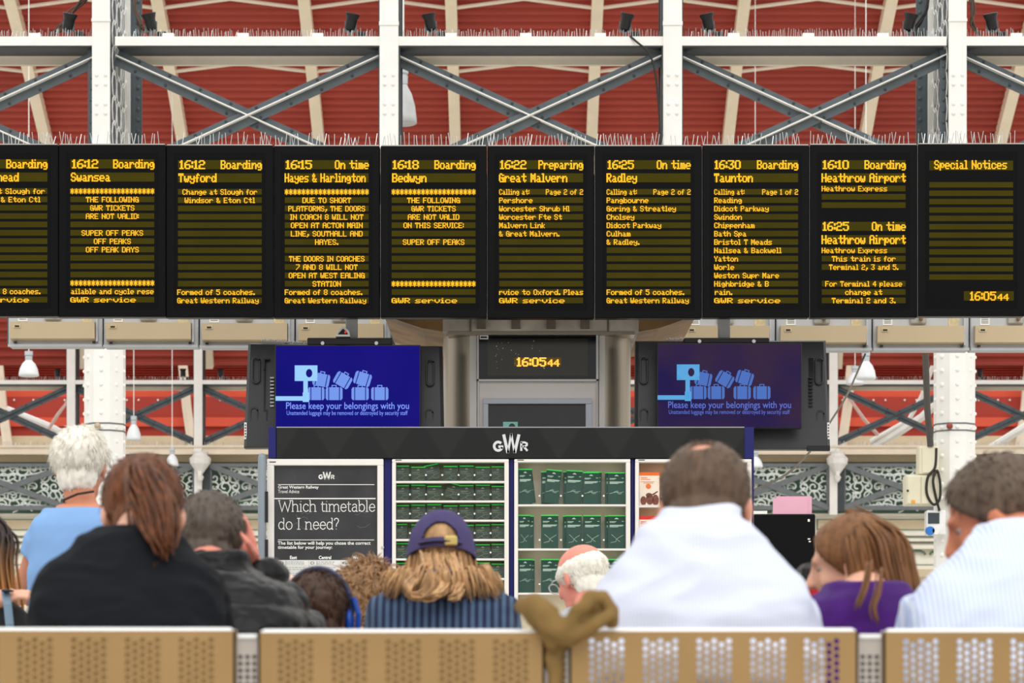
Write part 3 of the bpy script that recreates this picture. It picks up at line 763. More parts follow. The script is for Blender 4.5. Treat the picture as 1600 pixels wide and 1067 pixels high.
# gantry and canopy that carry both rows
STEEL = M('brushed_steel', (168, 158, 142), .36, metal=.9, var=.06, scale=3, stretch=(40, 40, .6))
DIRTY = M('dusty_painted_steel', (186, 178, 166), .65, var=.3, scale=5)
RUST = M('stained_brown_steel', (150, 116, 74), .6, var=.35, scale=6)
g_ = empty('board_gantry', (0, 15.4, 2.8), 'dirty steel canopy under the middle boards on top of the metal pillar', 'gantry')
GD = 14.74
mb = MB().mat(0)
zt, zf = pz(490, GD), pz(518, GD)
mb.box(px(600, GD), px(1088, GD), GD - .02, 16.2, zt, zt + .05)
mb.box(px(692, GD), px(998, GD), GD, 16.0, zf, zt)
for q in (752, 806, 861, 914): mb.mat(2).box(px(q - 7, GD), px(q + 7, GD), GD - .035, GD, zf + .015, zt)
for q in (735, 950): mb.mat(2).box(px(q - 1.2, GD), px(q + 1.2, GD), GD - .01, GD, zf, zt)
mb.mat(1)
for a, b in ((692, 600), (998, 1088)):
    s = 1 if b < a else -1
    xa, xb = px(a, GD), px(b, GD)
    mb.loft([[(xa, GD, zf), (xa, GD, zt), (xa, 16, zt), (xa, 16, zf)], [(xa + (xb - xa) * .35, GD, zf + .02), (xa + (xb - xa) * .35, GD, zt), (xa + (xb - xa) * .35, 16, zt), (xa + (xb - xa) * .35, 16, zf + .02)], [(xb, GD, zt - .01), (xb, GD, zt), (xb, 16, zt), (xb, 16, zt - .01)]])
mb.build('canopy', [DIRTY, RUST, M('grime', (112, 102, 92), .7, var=.3)], g_)
MB().box(px(700, GD), px(992, GD), GD - .005, 14.9, zf - .02, zf).build('canopy_lip', STEEL, g_)
mb = MB()
for z in (3.0, 3.55): mb.box(-3.4, 3.2, 14.29, 14.46, z, z + .15)
mb.build('carrier_beam', DKIRON, g_)
MB().box(-.5, .5, 14.46, 16.62, 2.95, 3.6).build('crosshead', DKIRON, g_)
MB().box(-3.45, 3.9, 16.622, 16.8, 3.0, 3.2).build('rear_beam', DKIRON, g_)

# central metal pillar with clock
PD = 14.8
c_ = empty('information_pillar', (px(839, PD), 15.4, 0), 'brushed metal pillar with a dark clock display reading 16:05 44', 'pillar')
def pill(x0, x1):
    return MB()
xl, xr = px(693, PD + .25), px(985, PD + .25)
zz1 = pz(516, PD) + .05
mb = MB()
r = .21
ring = [(xl + r - r * sin(a), PD + .22 - r * cos(a)) for a in [k * pi / 16 for k in range(9)]]
ring2 = [(xr - r + r * sin(a), PD + .22 - r * cos(a)) for a in [k * pi / 16 for k in range(9)]]
sec = ring[::-1] + []
front = [(x, y) for x, y in ring[::-1]] + [(x, y) for x, y in ring2]
sec = front + [(xr, 16.0), (xl, 16.0)]
mb.loft([[(x, y, z) for x, y in sec[::-1]] for z in (0, zz1)])
smooth_angle(mb.build('shell', STEEL, c_), 30)
WHT = M('pale_metal_trim', (205, 202, 198), .4, var=.04)
mb = MB()
for a, b, dd in ((734, 745, .02), (746, 748.5, .03), (932, 934, .03), (936, 945, .02)): mb.pbox(a, 521, b, 700, PD - dd, .06, .002)
mb.build('trim_strip', WHT, c_)
MB().pbox(748, 594, 932, 720, PD - .012, .04).build('panel', M('pale_steel_panel', (196, 190, 186), .4, metal=.25, var=.04), c_)
fr = MB().pbox(745.5, 518, 935, 521, PD - .04, .08).pbox(745.5, 592.5, 935, 595.5, PD - .04, .08).pbox(745.5, 518, 748, 595, PD - .04, .08).pbox(931.5, 518, 935, 595, PD - .04, .08).build('clock_frame', WHT, c_)
ck = MB().pbox(748, 521, 931.6, 593, PD - .03, .07).build('clock_display', M('clock_black', (14, 16, 24), .12, spec=.4, var=.1), c_)
MB().pquad(762, 529, 918, 587, PD - .031).build('display_window', M('clock_window', (44, 44, 36), .12, spec=.4, var=.15), ck)
MB().pquad(803, 558.5, 877, 571.5, PD - .033).build('lit_strip', M('lit_olive', (122, 100, 10), .5, emit=0), ck)
mb = MB()
led(mb, '16:05', 808, 565.5, 14, PD - .036, x1=853, bold=.55); led(mb, '44', 856, 567, 11, PD - .036, x1=874, bold=.55)
mb.build('amber_lettering', M('clock_amber', (255, 172, 60), emit=1.9), ck)
rnd = random.Random(11)
mb = MB()
for k in range(26):
    x, y = rnd.uniform(768, 850), rnd.uniform(523, 575)
    mb.pquad(x, y, x + rnd.uniform(.5, 1.3), y + rnd.uniform(.5, 1.6), PD - .034)
mb.build('dust_specks', PAPER, ck)
mb = MB().mat(0).pbox(749.5, 522, 763, 530, PD - .034, .004).mat(1).pbox(751, 525.5, 761, 528, PD - .036, .002)
mb.build('label_sticker', [PAPER, INK], ck)
bz = MB()
BZ = M('blue_grey_bezel', (176, 180, 188), .4, var=.03)
bz.pbox(755, 622, 925, 631, PD - .05, .06, .003).pbox(755, 631, 763, 720, PD - .05, .06, .003).pbox(915, 631, 925, 720, PD - .05, .06, .003)
bz = bz.build('lower_monitor_bezel', BZ, c_)
MB().pbox(762, 630, 916, 720, PD - .02, .04).build('lower_monitor_screen', M('dark_screen', (34, 34, 36), .12, spec=.5, var=.25, scale=5), c_)
mb = MB().mat(0).pquad(786, 659, 809, 676, PD - .023).mat(1)
mb.prism([(px(800 + 5 * cos(a), PD), pz(667 + 5 * sin(a), PD)) for a in [-k * pi / 6 for k in range(12)]], PD - .025, PD - .024)
mb.build('screen_pictogram', [M('teal_glow', (110, 160, 150), emit=.9), M('dark_screen', (34, 34, 36))], c_)

# ------------------------------------------------------------------ screens
TVB = M('tv_back_black', (44, 46, 49), .38, var=.1, scale=3)
TVD = M('tv_recess_black', (20, 20, 22), .5)
def back_tv(corners, dd, label):                          # corners: top-left, top-right, bottom-right, bottom-left
    (ax, ay), (bx, by), (cx, cy), (dx, dy) = corners
    root = empty('television', (px((ax + bx) / 2, dd), dd + .05, pz(cy, dd)), label, 'television', 'televisions turned away from the camera')
    q = [P(ax, ay, dd), P(bx, by, dd), P(cx, cy, dd - .06), P(dx, dy, dd - .06)]
    ctr = sum(q, Vector()) / 4
    inn = [ctr + (v - ctr) * .97 + Vector((0, -.025, 0)) for v in q]
    bk = [v + Vector((0, .1, 0)) for v in q]
    MB().loft([[*bk], [*q], [*inn]]).build('chassis', TVB, root)
    return root, q
def slot(mb, cx_, y0, y1, w, dd):
    x = px(cx_, dd); s = dd / F; r = w * s / 2
    z0, z1 = pz(y1, dd) + r, pz(y0, dd) - r
    pts = [(x + r * cos(a), dd, z1 + r * sin(a)) for a in [k * pi / 8 for k in range(9)]] + [(x + r * cos(a), dd, z0 + r * sin(a)) for a in [pi + k * pi / 8 for k in range(9)]]
    mb.tube(pts + [pts[0], pts[1]], .006, 5, False)
T1 = 14.62
t1, q1 = back_tv([(388, 536), (691, 541), (694, 697), (381, 700)], T1, 'large black television chassis seen from behind at the left, with pill-shaped recesses')
def dress(root, xs, slots, vx, stick, dd, sgn):
    for c, a, b in slots:
        mb = MB(); slot(mb, c, a, b, 11, dd - .065); mb.build('moulded_recess', TVB, root)
    mb = MB()
    for k in range(9): mb.pbox(vx, 589 + 5.5 * k, vx + 6, 591.2 + 5.5 * k, dd - .075, .04)
    mb.build('vent_slot', M('vent_light', (200, 200, 198), .5) if sgn > 0 else TVD, root)
    mb = MB().mat(0).pbox(stick, 660, stick + 4, 686, dd - .075, .01).mat(1)
    for k in range(5): mb.pbox(stick + 1, 663 + 4.5 * k, stick + 3, 665 + 4.5 * k, dd - .077, .003)
    mb.build('label_sticker', [PAPER, INK], root)
dress(t1, 0, [(400, 558, 598), (397, 637, 677), (672, 561, 602), (671, 640, 690)], 422, 381.5, T1, 1)
mb = MB().pbox(412, 577, 414, 640, T1 - .07, .04).pbox(414, 560, 421, 562, T1 - .07, .04).pbox(412, 560, 414, 579, T1 - .07, .04).pbox(412, 640, 418, 642, T1 - .07, .04).pbox(416, 642, 418, 660, T1 - .07, .04)
mb.build('moulded_step', TVD, t1)
t2, q2 = back_tv([(993, 533), (1290, 532), (1297, 702), (992, 702)], T1, 'large black television chassis seen from behind at the right, with vent slots and pill-shaped recesses')
dress(t2, 0, [(1006, 557, 599), (1006, 639, 690), (1280, 559, 600), (1282, 642, 681)], 1264, 1292.5, T1, -1)
mb = MB()
for k in range(34): mb.pbox(1264, 559 + 2 * k, 1271, 560 + 2 * k, T1 - .05, .02)
mb.pbox(1200, 692, 1202, 695, T1 - .07, .02).pbox(1245, 692, 1247, 695, T1 - .07, .02).pbox(1262, 696, 1297, 704, T1 - .09, .05)
mb.build('vent_grille', TVD, t2)

BLUE1 = M('screen_blue', (14, 14, 138), .25, spec=.3, emit=.75, var=0)
def glow(name, cols, emit):                               # a lit screen whose picture drifts between two colours
    m = bpy.data.materials.new(name); m.use_nodes = True
    n, l = m.node_tree.nodes, m.node_tree.links; b = n['Principled BSDF']
    b.inputs['Base Color'].default_value = (.003, .003, .004, 1); b.inputs['Roughness'].default_value = .25; b.inputs['Specular IOR Level'].default_value = .03
    co = n.new('ShaderNodeTexCoord'); ns = n.new('ShaderNodeTexNoise'); ns.inputs['Scale'].default_value = 2.2; ns.inputs['Detail'].default_value = 1
    l.new(co.outputs['Object'], ns.inputs['Vector'])
    r = n.new('ShaderNodeValToRGB'); r.color_ramp.elements[0].position = .35; r.color_ramp.elements[1].position = .7
    for i in (0, 1): r.color_ramp.elements[i].color = (*lin(cols[i]), 1)
    l.new(ns.outputs['Fac'], r.inputs[0]); l.new(r.outputs[0], b.inputs['Emission Color']); b.inputs['Emission Strength'].default_value = emit
    return m
def suitcase(mb, cx_, cy_, w, h, ang, dd):
    def T(x, y):
        return (px(cx_ + x * cos(ang) - y * sin(ang), dd), dd, pz(cy_ + x * sin(ang) + y * cos(ang), dd))
    def poly(pts): mb.add([T(x, y) for x, y in pts][::-1], [list(range(len(pts)))])
    a = w / 2
    poly([(-a * .58, -h / 2), (a * .58, -h / 2), (a * .58, h / 2), (-a * .58, h / 2)])
    for s in (-1, 1):
        p = [(s * a * .68, -h / 2), (s * a * .86, -h / 2), (s * a, -h / 2 + 3), (s * a, h / 2 - 3), (s * a * .86, h / 2), (s * a * .68, h / 2)]
        poly(p if s > 0 else p[::-1])
    k = a * .3
    for x0, y0, x1, y1 in ((-k, -h / 2 - 3.6, k, -h / 2 - 2.2), (-k, -h / 2 - 3.4, -k + 1.6, -h / 2), (k - 1.6, -h / 2 - 3.4, k, -h / 2)): poly([(x0, y0), (x1, y0), (x1, y1), (x0, y1)])
def sign_tv(x0, y0, x1, y1, ox, oy, label, scr, case_c, arm, text):
    dd = 14.4
    root = empty('television', (px((x0 + x1) / 2, dd), dd, pz(y1, dd)), label, 'television', 'lit screens with a luggage notice')
    MB().pbox(x0 - 1.6, y0 - 1.8, x1 + 1.8, y1 + 1.5, dd, .07, .004).build('bezel', BLACKP, root)
    MB().pquad(x0, y0, x1, y1, dd - .0012).build('screen', scr, root)
    d3 = dd - .003
    mb = MB().mat(0)
    for c, r_, w, h, a in (((502, 593.5), 0, 26, 20, .2), ((535.5, 594), 0, 26.5, 20, .52), ((566.5, 592), 0, 26.5, 20, .3), ((494, 615), 0, 26, 20, 0), ((522, 615), 0, 26.5, 20, 0), ((562.7, 615), 0, 27, 20, 0), ((593.4, 615), 0, 27, 20, 0)):
        suitcase(mb, c[0] + ox, c[1] + oy, w, h, a, d3)
    mb.build('luggage_pictogram', case_c, root)
    mb = MB()
    A = lambda x, y: (px(x + ox, d3 - .001), d3 - .001, pz(y + oy, d3 - .001))
    hole = [(483 + 5 * cos(a), 583 + 6.6 * sin(a)) for a in [k * pi / 8 for k in range(16)]]
    outr = []
    for hx, hy_ in hole:                                  # flag-shaped head with a round hole: fan between hole and outline
        dx, dy = hx - 483, hy_ - 583
        k = min((23 if dx < 0 else 13.5) / max(abs(dx), 1e-6), (12.5 if dy < 0 else 12.5) / max(abs(dy), 1e-6)) if False else min((22.5 if dx < 0 else 13) / max(abs(dx), 1e-6), 12.2 / max(abs(dy), 1e-6))
        outr.append((483 + dx * k, 583 + dy * k))
    n = 16
    mb.add([A(*p) for p in hole] + [A(*p) for p in outr], [[i, (i + 1) % n, n + (i + 1) % n, n + i] for i in range(n)])
    for p in ([(460.5, 570.8), (470, 570.8), (460.5, 580)], [(460.5, 595.2), (460.5, 585), (470, 595.2)], [(496, 570.8), (496, 578), (488, 570.8)], [(496, 595.2), (488, 595.2), (495, 588)]):
        mb.add([A(*q) for q in p], [[0, 1, 2]])
    for a, b, c, e_ in ((474, 594.5, 481, 622), (430.5, 619, 481, 626), (473, 613, 483, 628)): mb.add([A(a, e_), A(c, e_), A(c, b), A(a, b)], [[0, 1, 2, 3]])
    mb.build('arm_pictogram', arm, root)
    mb = MB()
    ptext(mb, 'Please keep your belongings with you', 447 + ox, 628.5 + oy, 639 + ox, 642.5 + oy, d3, .006)
    ptext(mb, 'Unattended luggage may be removed or destroyed by security staff', 448 + ox, 641.6 + oy, 637 + ox, 650.5 + oy, d3)
    mb.build('screen_lettering', text, root)
    return root
sign_tv(431, 540.5, 655.5, 668, 0, 0, 'bright blue screen with a luggage notice left of the metal pillar', glow('blue_screen', ((9, 8, 120), (26, 12, 128)), .95), M('case_blue', (112, 150, 240), emit=.95), M('arm_blue', (150, 205, 250), emit=1.0), M('letter_blue', (120, 150, 255), emit=1.1))
sign_tv(1028, 537.5, 1251.5, 667.5, 597, -1.5, 'dim purple screen with a luggage notice right of the metal pillar', glow('purple_screen', ((34, 24, 78), (66, 44, 60)), .9), M('case_blue_dim', (66, 110, 196), emit=.9), M('arm_blue_dim', (84, 165, 224), emit=.95), M('letter_blue_dim', (84, 108, 206), emit=1.0))
# brackets, drop posts, beacon
for x0, x1, y0, y1, t in ((480, 612, 527.5, 539, 'left'), (1069, 1202, 527.5, 536, 'right')):
    r_ = empty('screen_bracket', (px((x0 + x1) / 2, 14.5), 14.55, pz(y1, 14.5)), 'black bracket bar on top of the %s-hand screen' % t, 'bracket')
    MB().pbox(x0, y0, x1, y1, 14.44, .14, .005).build('bar', BLACKP, r_)
    for q in (x0 + 24, x1 - 24):
        c = P(q, y1 - 3, 14.43); MB().tube([c, c + Vector((0, .02, 0))], .011, 12).build('bolt', STEELW, r_)
    xp = 549 if t == 'left' else 1132
    MB().pbox(xp - 9, 496, xp + 9, y0 + 1, 14.52, .07, .004).build('drop_post', GREYC, r_)
r_ = empty('security_beacon', P(536, 527.5, 14.5), 'small white sensor box with a red light on the left bracket', 'sensor')
c = P(536, 519.5, 14.42)
mb = MB(); mb.prism([(c.x - .045, c.z - .022), (c.x + .04, c.z - .022), (c.x + .035, c.z + .01), (c.x, c.z + .04), (c.x - .035, c.z + .005)], 14.42, 14.52)
mb.build('housing', PAPER, r_)
mb = MB(); mb.prism([(c.x - .03, c.z - .012), (c.x + .03, c.z - .012), (c.x + .02, c.z + .004), (c.x, c.z + .022), (c.x - .02, c.z + .0)], 14.414, 14.42); mb.build('lens', TVD, r_)
MB().ell((c.x + .014, 14.412, c.z + .001), .006, nu=8, nv=6).build('indicator', M('red_led', (255, 30, 20), emit=1.5), r_)
def crimps(x0, y0, x1, y1, dd, label):                    # white cable ties lying along the chassis tops
    mb = MB(); n = int(abs(x1 - x0) / 4)
    pts = [P(x0 + (x1 - x0) * k / n, y0 + (y1 - y0) * k / n, dd) for k in range(n + 1)]
    for k, p in enumerate(pts): mb.ell(p + Vector((0, 0, .006 + .004 * (k % 2))), (.008, .008, .009), nu=6, nv=4)
    mb.tube([p + Vector((0, 0, .004)) for p in pts], .004, 5)
    tag(mb.build('bird_spikes', PAPER, loc=pts[0]), label, 'bird spikes')
crimps(410, 533, 480, 538.5, 14.64, 'white plastic bird spikes along the top of the left television chassis')
crimps(1042, 532.5, 1068, 531.5, 14.64, 'white plastic bird spikes beside the right bracket bar')
# ------------------------------------------------------------------ leaflet kiosk
KD = 14.3
NAVY = M('navy_panel', (26, 26, 100), .4, spec=.3, var=.06)
FRW = M('white_frame', (236, 232, 226), .4, spec=.3, var=.03)
CRM = M('cream_back_panel', (226, 214, 188), .6, var=.05, scale=4)
def diamond(name, a, b):                                  # printed pattern of large diamonds
    m = bpy.data.materials.new(name); m.use_nodes = True
    n, l = m.node_tree.nodes, m.node_tree.links; bs = n['Principled BSDF']; bs.inputs['Roughness'].default_value = .45; bs.inputs['Specular IOR Level'].default_value = .2
    co = n.new('ShaderNodeTexCoord'); s = n.new('ShaderNodeSeparateXYZ'); l.new(co.outputs['Object'], s.inputs[0])
    def tri(out, f, ph):
        k = n.new('ShaderNodeMath'); k.operation = 'MULTIPLY_ADD'; k.inputs[1].default_value = f; k.inputs[2].default_value = ph; l.new(out, k.inputs[0])
        p = n.new('ShaderNodeMath'); p.operation = 'PINGPONG'; p.inputs[1].default_value = 1; l.new(k.outputs[0], p.inputs[0]); return p.outputs[0]
    u, v = tri(s.outputs['X'], 1 / .165, .3), tri(s.outputs['Z'], 1 / .26, .2)
    d_ = n.new('ShaderNodeMath'); d_.operation = 'SUBTRACT'; l.new(u, d_.inputs[0]); l.new(v, d_.inputs[1])
    r = n.new('ShaderNodeValToRGB'); r.color_ramp.elements[0].position = .0; r.color_ramp.elements[1].position = .12
    r.color_ramp.elements[0].color = (*lin(a), 1); r.color_ramp.elements[1].color = (*lin(b), 1)
    l.new(d_.outputs[0], r.inputs[0]); l.new(r.outputs[0], bs.inputs['Base Color']); return m
k_ = empty('kiosk', (px(799, KD), KD + .3, 0), 'leaflet kiosk with navy posts and a dark header bearing white letters', 'kiosk')
mb = MB().pbox(424, 716, 1174, 1250, KD + .125, .27)
mb.v = [(x, y, max(0, z)) for x, y, z in mb.v]
mb.build('carcass', NAVY, k_)
for a, b in ((419, 432), (599.8, 612), (795.6, 803), (985.8, 991), (1163, 1178)):
    top = 667 if a in (419, 1163) else 716
    mb = MB().pbox(a, top, b, 716 if a == 419 else 1250, KD - (.02 if top == 667 else 0), .12 if top == 667 else .13, .004) if a != 1163 else MB().pbox(a, 667, b, 716, KD - .02, .12).pbox(1175.3, 716, b, 1250, KD - .02, .14); mb.v = [(x, y, max(0, z)) for x, y, z in mb.v]
    mb.build('post', NAVY, k_)
hd = MB().pbox(432, 668, 1163, 716, KD - .03, .11, .004).build('header_panel', diamond('diamond_print', (37, 39, 38), (29, 31, 31)), k_)
MB().pbox(432, 666.6, 1163, 668.4, KD - .034, .115).build('header_trim', M('header_trim', (150, 150, 155), .35, metal=.5), k_)
def logo(mb, x0, y0, x1, y1, d, y):                       # three drawn letters: small G, tall pointed W, small R
    w, h = x1 - x0, y1 - y0
    S = lambda pts: [(px(x0 + u * w, d), pz(y0 + v * h, d)) for u, v in pts]
    s = d / F
    g = [(.135 + .115 * cos(a), .64 + .2 * sin(a) * 1.0) for a in [-.75 - k * (2 * pi - 1.0) / 16 for k in range(17)]]
    mb.stroke(S(g), .075 * w * s, y); mb.stroke(S([(.14, .66), (.245, .66), (.245, .76)]), .07 * w * s, y)
    mb.stroke(S([(.29, .08), (.41, .96)]), .085 * w * s, y); mb.stroke(S([(.60, .96), (.725, .08)]), .085 * w * s, y)
    mb.stroke(S([(.41, .96), (.505, .04)]), .06 * w * s, y); mb.stroke(S([(.505, .04), (.60, .96)]), .06 * w * s, y)
    mb.stroke(S([(.79, .86), (.79, .44)]), .06 * w * s, y); mb.stroke(S([(.77, .46), (.89, .46), (.95, .51), (.95, .59), (.89, .65), (.79, .65)]), .055 * w * s, y); mb.stroke(S([(.86, .65), (.965, .86)]), .06 * w * s, y)
SILV = M('silver_letters', (214, 216, 218), .4, var=.02)
mb = MB(); logo(mb, 771, 676, 826, 709, KD - .034, KD - .034); mb.build('header_lettering', SILV, hd)

def frame(mb, x0, y0, x1, y1, w, d, dep):
    mb.pbox(x0, y0, x1, y0 + w[0], d, dep, .003).pbox(x0, y1 - w[1], x1, y1, d, dep, .003).pbox(x0, y0 + w[0], x0 + w[2], y1 - w[1], d, dep, .003).pbox(x1 - w[3], y0 + w[0], x1, y1 - w[1], d, dep, .003)
    return mb
WP = M('poster_white', (240, 240, 236), .5, var=.02)
# poster
FD = KD - .03
p_ = empty('poster_frame', (px(508, FD), FD, pz(1000, FD)), 'white framed timetable poster at the left end of the kiosk', 'poster')
frame(MB(), 417, 717, 599, 1000, (10, 10, 11, 9.5), FD, .08).build('frame', FRW, p_)
MB().pquad(421, 721, 431, 722.5, FD - .001).build('maker_label', INK, p_)
sh = MB().pbox(427, 725, 590, 992, FD + .03, .02).build('poster_sheet', M('poster_charcoal', (52, 52, 54), .22, spec=.45, var=.35, scale=5, bump=.12, bscale=12), p_)
PDp = FD + .028
mb = MB()
logo(mb, 498, 736, 523, 750, PDp, PDp)
mb.pquad(434.5, 756.6, 585, 757.6, PDp).pquad(428, 778, 587, 779.8, PDp).pquad(434.5, 843, 584.5, 844, PDp)
ptext(mb, 'Great Western Railway', 434.5, 758.5, 498, 764.8, PDp, .018); ptext(mb, 'Travel Advice', 434.5, 765, 467.5, 770.5, PDp)
ptext(mb, 'The list below will help you chose the correct', 434, 845.8, 579, 852.6, PDp, .02); ptext(mb, 'timetable for your journey:', 434, 852.4, 519, 859, PDp, .02)
for t, a, b in (('East', 453, 464), ('Central', 498, 517.5), ('West', 551, 564.5)): ptext(mb, t, a, 868.2, b, 873.6, PDp, .03)
# slab-serif heading in thin strokes
GL = {
 'W': (1.25, [[(0.08, 1), (.36, 0), (.62, .85), (.9, 0), (1.17, 1)], [(0, 1), (.2, 1)], [(1.05, 1), (1.25, 1)]]),
 'h': (.72, [[(.1, 1.02), (.1, 0)], [(0, 1.02), (.1, 1.02)], [(.1, .45), (.22, .64), (.42, .66), (.54, .55), (.56, 0)], [(0, 0), (.2, 0)], [(.46, 0), (.68, 0)]]),
 'i': (.3, [[(.13, .68), (.13, 0)], [(.02, .68), (.13, .68)], [(.02, 0), (.25, 0)], [(.11, .92), (.16, .92)]]),
 'c': (.6, [[(.52, .5), (.5, .6), (.3, .69), (.12, .58), (.05, .34), (.12, .1), (.3, -.01), (.46, .05), (.54, .16)]]),
 't': (.4, [[(.14, .9), (.14, .16), (.2, .02), (.3, 0), (.36, .06)], [(0, .67), (.36, .67)]]),
 'm': (1.08, [[(.1, .68), (.1, 0)], [(0, .68), (.1, .68)], [(.1, .45), (.2, .63), (.38, .67), (.5, .56), (.52, 0)], [(.52, .45), (.62, .63), (.8, .67), (.92, .56), (.94, 0)], [(0, 0), (.2, 0)], [(.43, 0), (.62, 0)], [(.85, 0), (1.05, 0)]]),
 'e': (.64, [[(.06, .36), (.56, .36), (.53, .54), (.42, .66), (.3, .69), (.14, .6), (.05, .34), (.12, .1), (.3, -.01), (.46, .05), (.55, .16)]]),
 'a': (.62, [[(.1, .55), (.18, .65), (.34, .68), (.46, .58), (.47, 0), (.58, 0)], [(.47, .4), (.3, .41), (.13, .34), (.06, .2), (.14, .03), (.28, -.01), (.42, .1), (.47, .2)]]),
 'b': (.68, [[(.1, 1.02), (.1, 0)], [(0, 1.02), (.1, 1.02)], [(.1, .42), (.2, .62), (.36, .68), (.53, .58), (.6, .34), (.53, .1), (.36, -.01), (.2, .05), (.1, .22)]]),
 'l': (.3, [[(.13, 1.02), (.13, 0)], [(.02, 1.02), (.13, 1.02)], [(.02, 0), (.25, 0)]]),
 'd': (.7, [[(.54, 1.02), (.54, 0), (.64, 0)], [(.43, 1.02), (.54, 1.02)], [(.54, .42), (.44, .62), (.28, .68), (.12, .58), (.05, .34), (.12, .1), (.28, -.01), (.44, .05), (.54, .22)]]),
 'o': (.68, [[(.05 + .28 + .28 * cos(k * pi / 8), .34 + .35 * sin(k * pi / 8)) for k in range(17)]]),
 'I': (.42, [[(.19, 1), (.19, 0)], [(.04, 1), (.34, 1)], [(.04, 0), (.34, 0)]]),
 'n': (.72, [[(.1, .68), (.1, 0)], [(0, .68), (.1, .68)], [(.1, .45), (.22, .64), (.42, .67), (.54, .55), (.56, 0)], [(0, 0), (.2, 0)], [(.46, 0), (.68, 0)]]),
 '?': (.5, [[(.04, .8), (.08, .95), (.24, 1.02), (.4, .94), (.44, .78), (.36, .6), (.24, .46), (.22, .24)], [(.2, .02), (.25, .02)]]),
 ' ': (.36, [])}
def slab(mb, t, x0, x1, ybase, cap, d, w):
    W_ = sum(GL[c][0] for c in t); k = (x1 - x0) / W_; x = x0
    for c in t:
        for st in GL[c][1]: mb.stroke([(px(x + u * k, d), pz(ybase - v * cap, d)) for u, v in st], w / F * d, d)
        x += GL[c][0] * k
slab(mb, 'Which timetable', 434.5, 587, 799, 17, PDp, 1.15)
slab(mb, 'do I need?', 434.5, 530, 826.8, 17, PDp, 1.15)
mb.build('poster_lettering', WP, sh)
mb = MB().pquad(434, 875, 582.5, 985, PDp).build('timetable_table', M('table_paper', (226, 226, 222), .5, var=.02), sh)
mb = MB().mat(0); PDq = PDp - .001
GRY = M('small_print_grey', (170, 170, 170), .6)
for r_, (a, b, c) in enumerate((('E1', 'C1', 'W1a'), ('E2', 'C1a', 'W1b'), ('E3', 'C2', 'W1c'), ('E4', 'C3', 'W2'), ('E5', 'C4', 'W3'), ('E6', 'C5', 'W4'), ('E7', 'C6', 'W5'), ('E8', 'C7', 'W6'), ('E9', 'C8', 'W7'), ('', '', 'W8'), ('', '', 'W9'))):
    y = 875 + 8.9 * r_
    if r_ == 10: y = 971
    for t, x in ((a, 437), (b, 485), (c, 534)):
        if t: ptext(mb.mat(0), t, x, y + 2.2, x + 2.6 * len(t) + .5, y + 6.8, PDq, .02)
        mb.mat(1)
        if t:
            for q in (2.2, 5.2):
                xx = x + 9
                while xx < x + 36:
                    wd = random.uniform(2, 6); mb.pquad(xx, y + q, xx + wd, y + q + 1.2, PDq); xx += wd + 1
    mb.mat(1).pquad(434, y + 8.7, 582, y + 9.0, PDq)
for x in (446, 482.5, 495, 532, 545): mb.mat(1).pquad(x, 875, x + .4, 985, PDq)
mb.build('timetable_lettering', [INK, GRY], sh)
mb = MB()
rnd = random.Random(4)                                    # faint map lines and blown plastic creases printed behind the heading
for k in range(7):
    x, y = rnd.uniform(440, 570), rnd.uniform(800, 838)
    pts = [(x, y)]
    for q in range(5): pts.append((pts[-1][0] + rnd.uniform(1, 6), pts[-1][1] + rnd.uniform(-4, 4)))
    mb.stroke([(px(a, PDp), pz(b, PDp)) for a, b in pts], .5 / F * PDp, PDp + .0008)
mb.build('poster_map_lines', M('faint_grey_line', (104, 104, 106), .6), sh)
MB().pbox(596, 853, 600, 857, FD - .012, .02, .003).build('latch', STEELW, p_)

# leaflet racks
ACR = M('clear_acrylic', (150, 165, 165), .06, spec=.5, alpha=.03, var=.0)
def rack(x0, x1, label, shelves, cols, backm, ybot=1000, lip=.55):
    r_ = empty('leaflet_rack', (px((x0 + x1) / 2, FD), FD + .1, pz(ybot, FD)), label, 'leaflet rack', 'leaflet racks of the kiosk')
    frame(MB(), x0, 717.3, x1, ybot, (5, 8, 6, 7), FD, .1).build('frame', FRW, r_)
    MB().pbox(x0 + 4, 718, x1 - 4, ybot - 4, FD + .13, .024).build('back_panel', backm, r_)
    MB().pquad(x0 + 5, 718, x0 + 15, 719.4, FD - .001).build('maker_label', INK, r_)
    for y in shelves: MB().pbox(x0 + 5, y - 1.6, x1 - 6, y + 1.6, FD + .005, .125, .002).build('shelf', FRW, r_)
    for i, y in enumerate(shelves):
        yt = (shelves[i - 1] if i else 720)
        h = (y - yt) * lip
        MB().pbox(x0 + 6, y - h, x1 - 7, y - 2, FD + .012, .003).build('acrylic_front', ACR, r_)
        for c in cols:
            MB().pbox(c - .6, y - h, c + .6, y - 2, FD + .016, .012).build('divider', ACR, r_)
            if i < 7:
                q = P(c, y - (11 if lip > .6 else 15), FD + .006); MB().tube([q, q + Vector((0, .008, 0))], [.0055, .006], 10).build('screw_cap', WP, r_)
    return r_
S2 = [753, 783.4, 813.4, 843.7, 874, 904.5, 935]
C2 = [640.5, 665.5, 691, 716.5, 741.5, 766.5]
rack(612.5, 795, 'leaflet rack of seven small columns behind the person in the cap', S2, C2, M('green_bounce_back_panel', (150, 158, 110), .6, var=.05), lip=.62)  # cream back coloured olive for the green glow off the leaflets
S3 = [789.5, 858.5, 927.5]
C3 = [843, 876.5, 910, 943.5]
rack(803.5, 985, 'leaflet rack with three tall shelves of dark green leaflets', S3, C3, CRM)
S4 = [791, 862, 928]
rack(992.5, 1174.5, 'leaflet rack with orange and red leaflets behind the balding man', S4, [1034, 1066, 1100, 1134], M('peach_back_panel', (226, 184, 150), .6, var=.05))

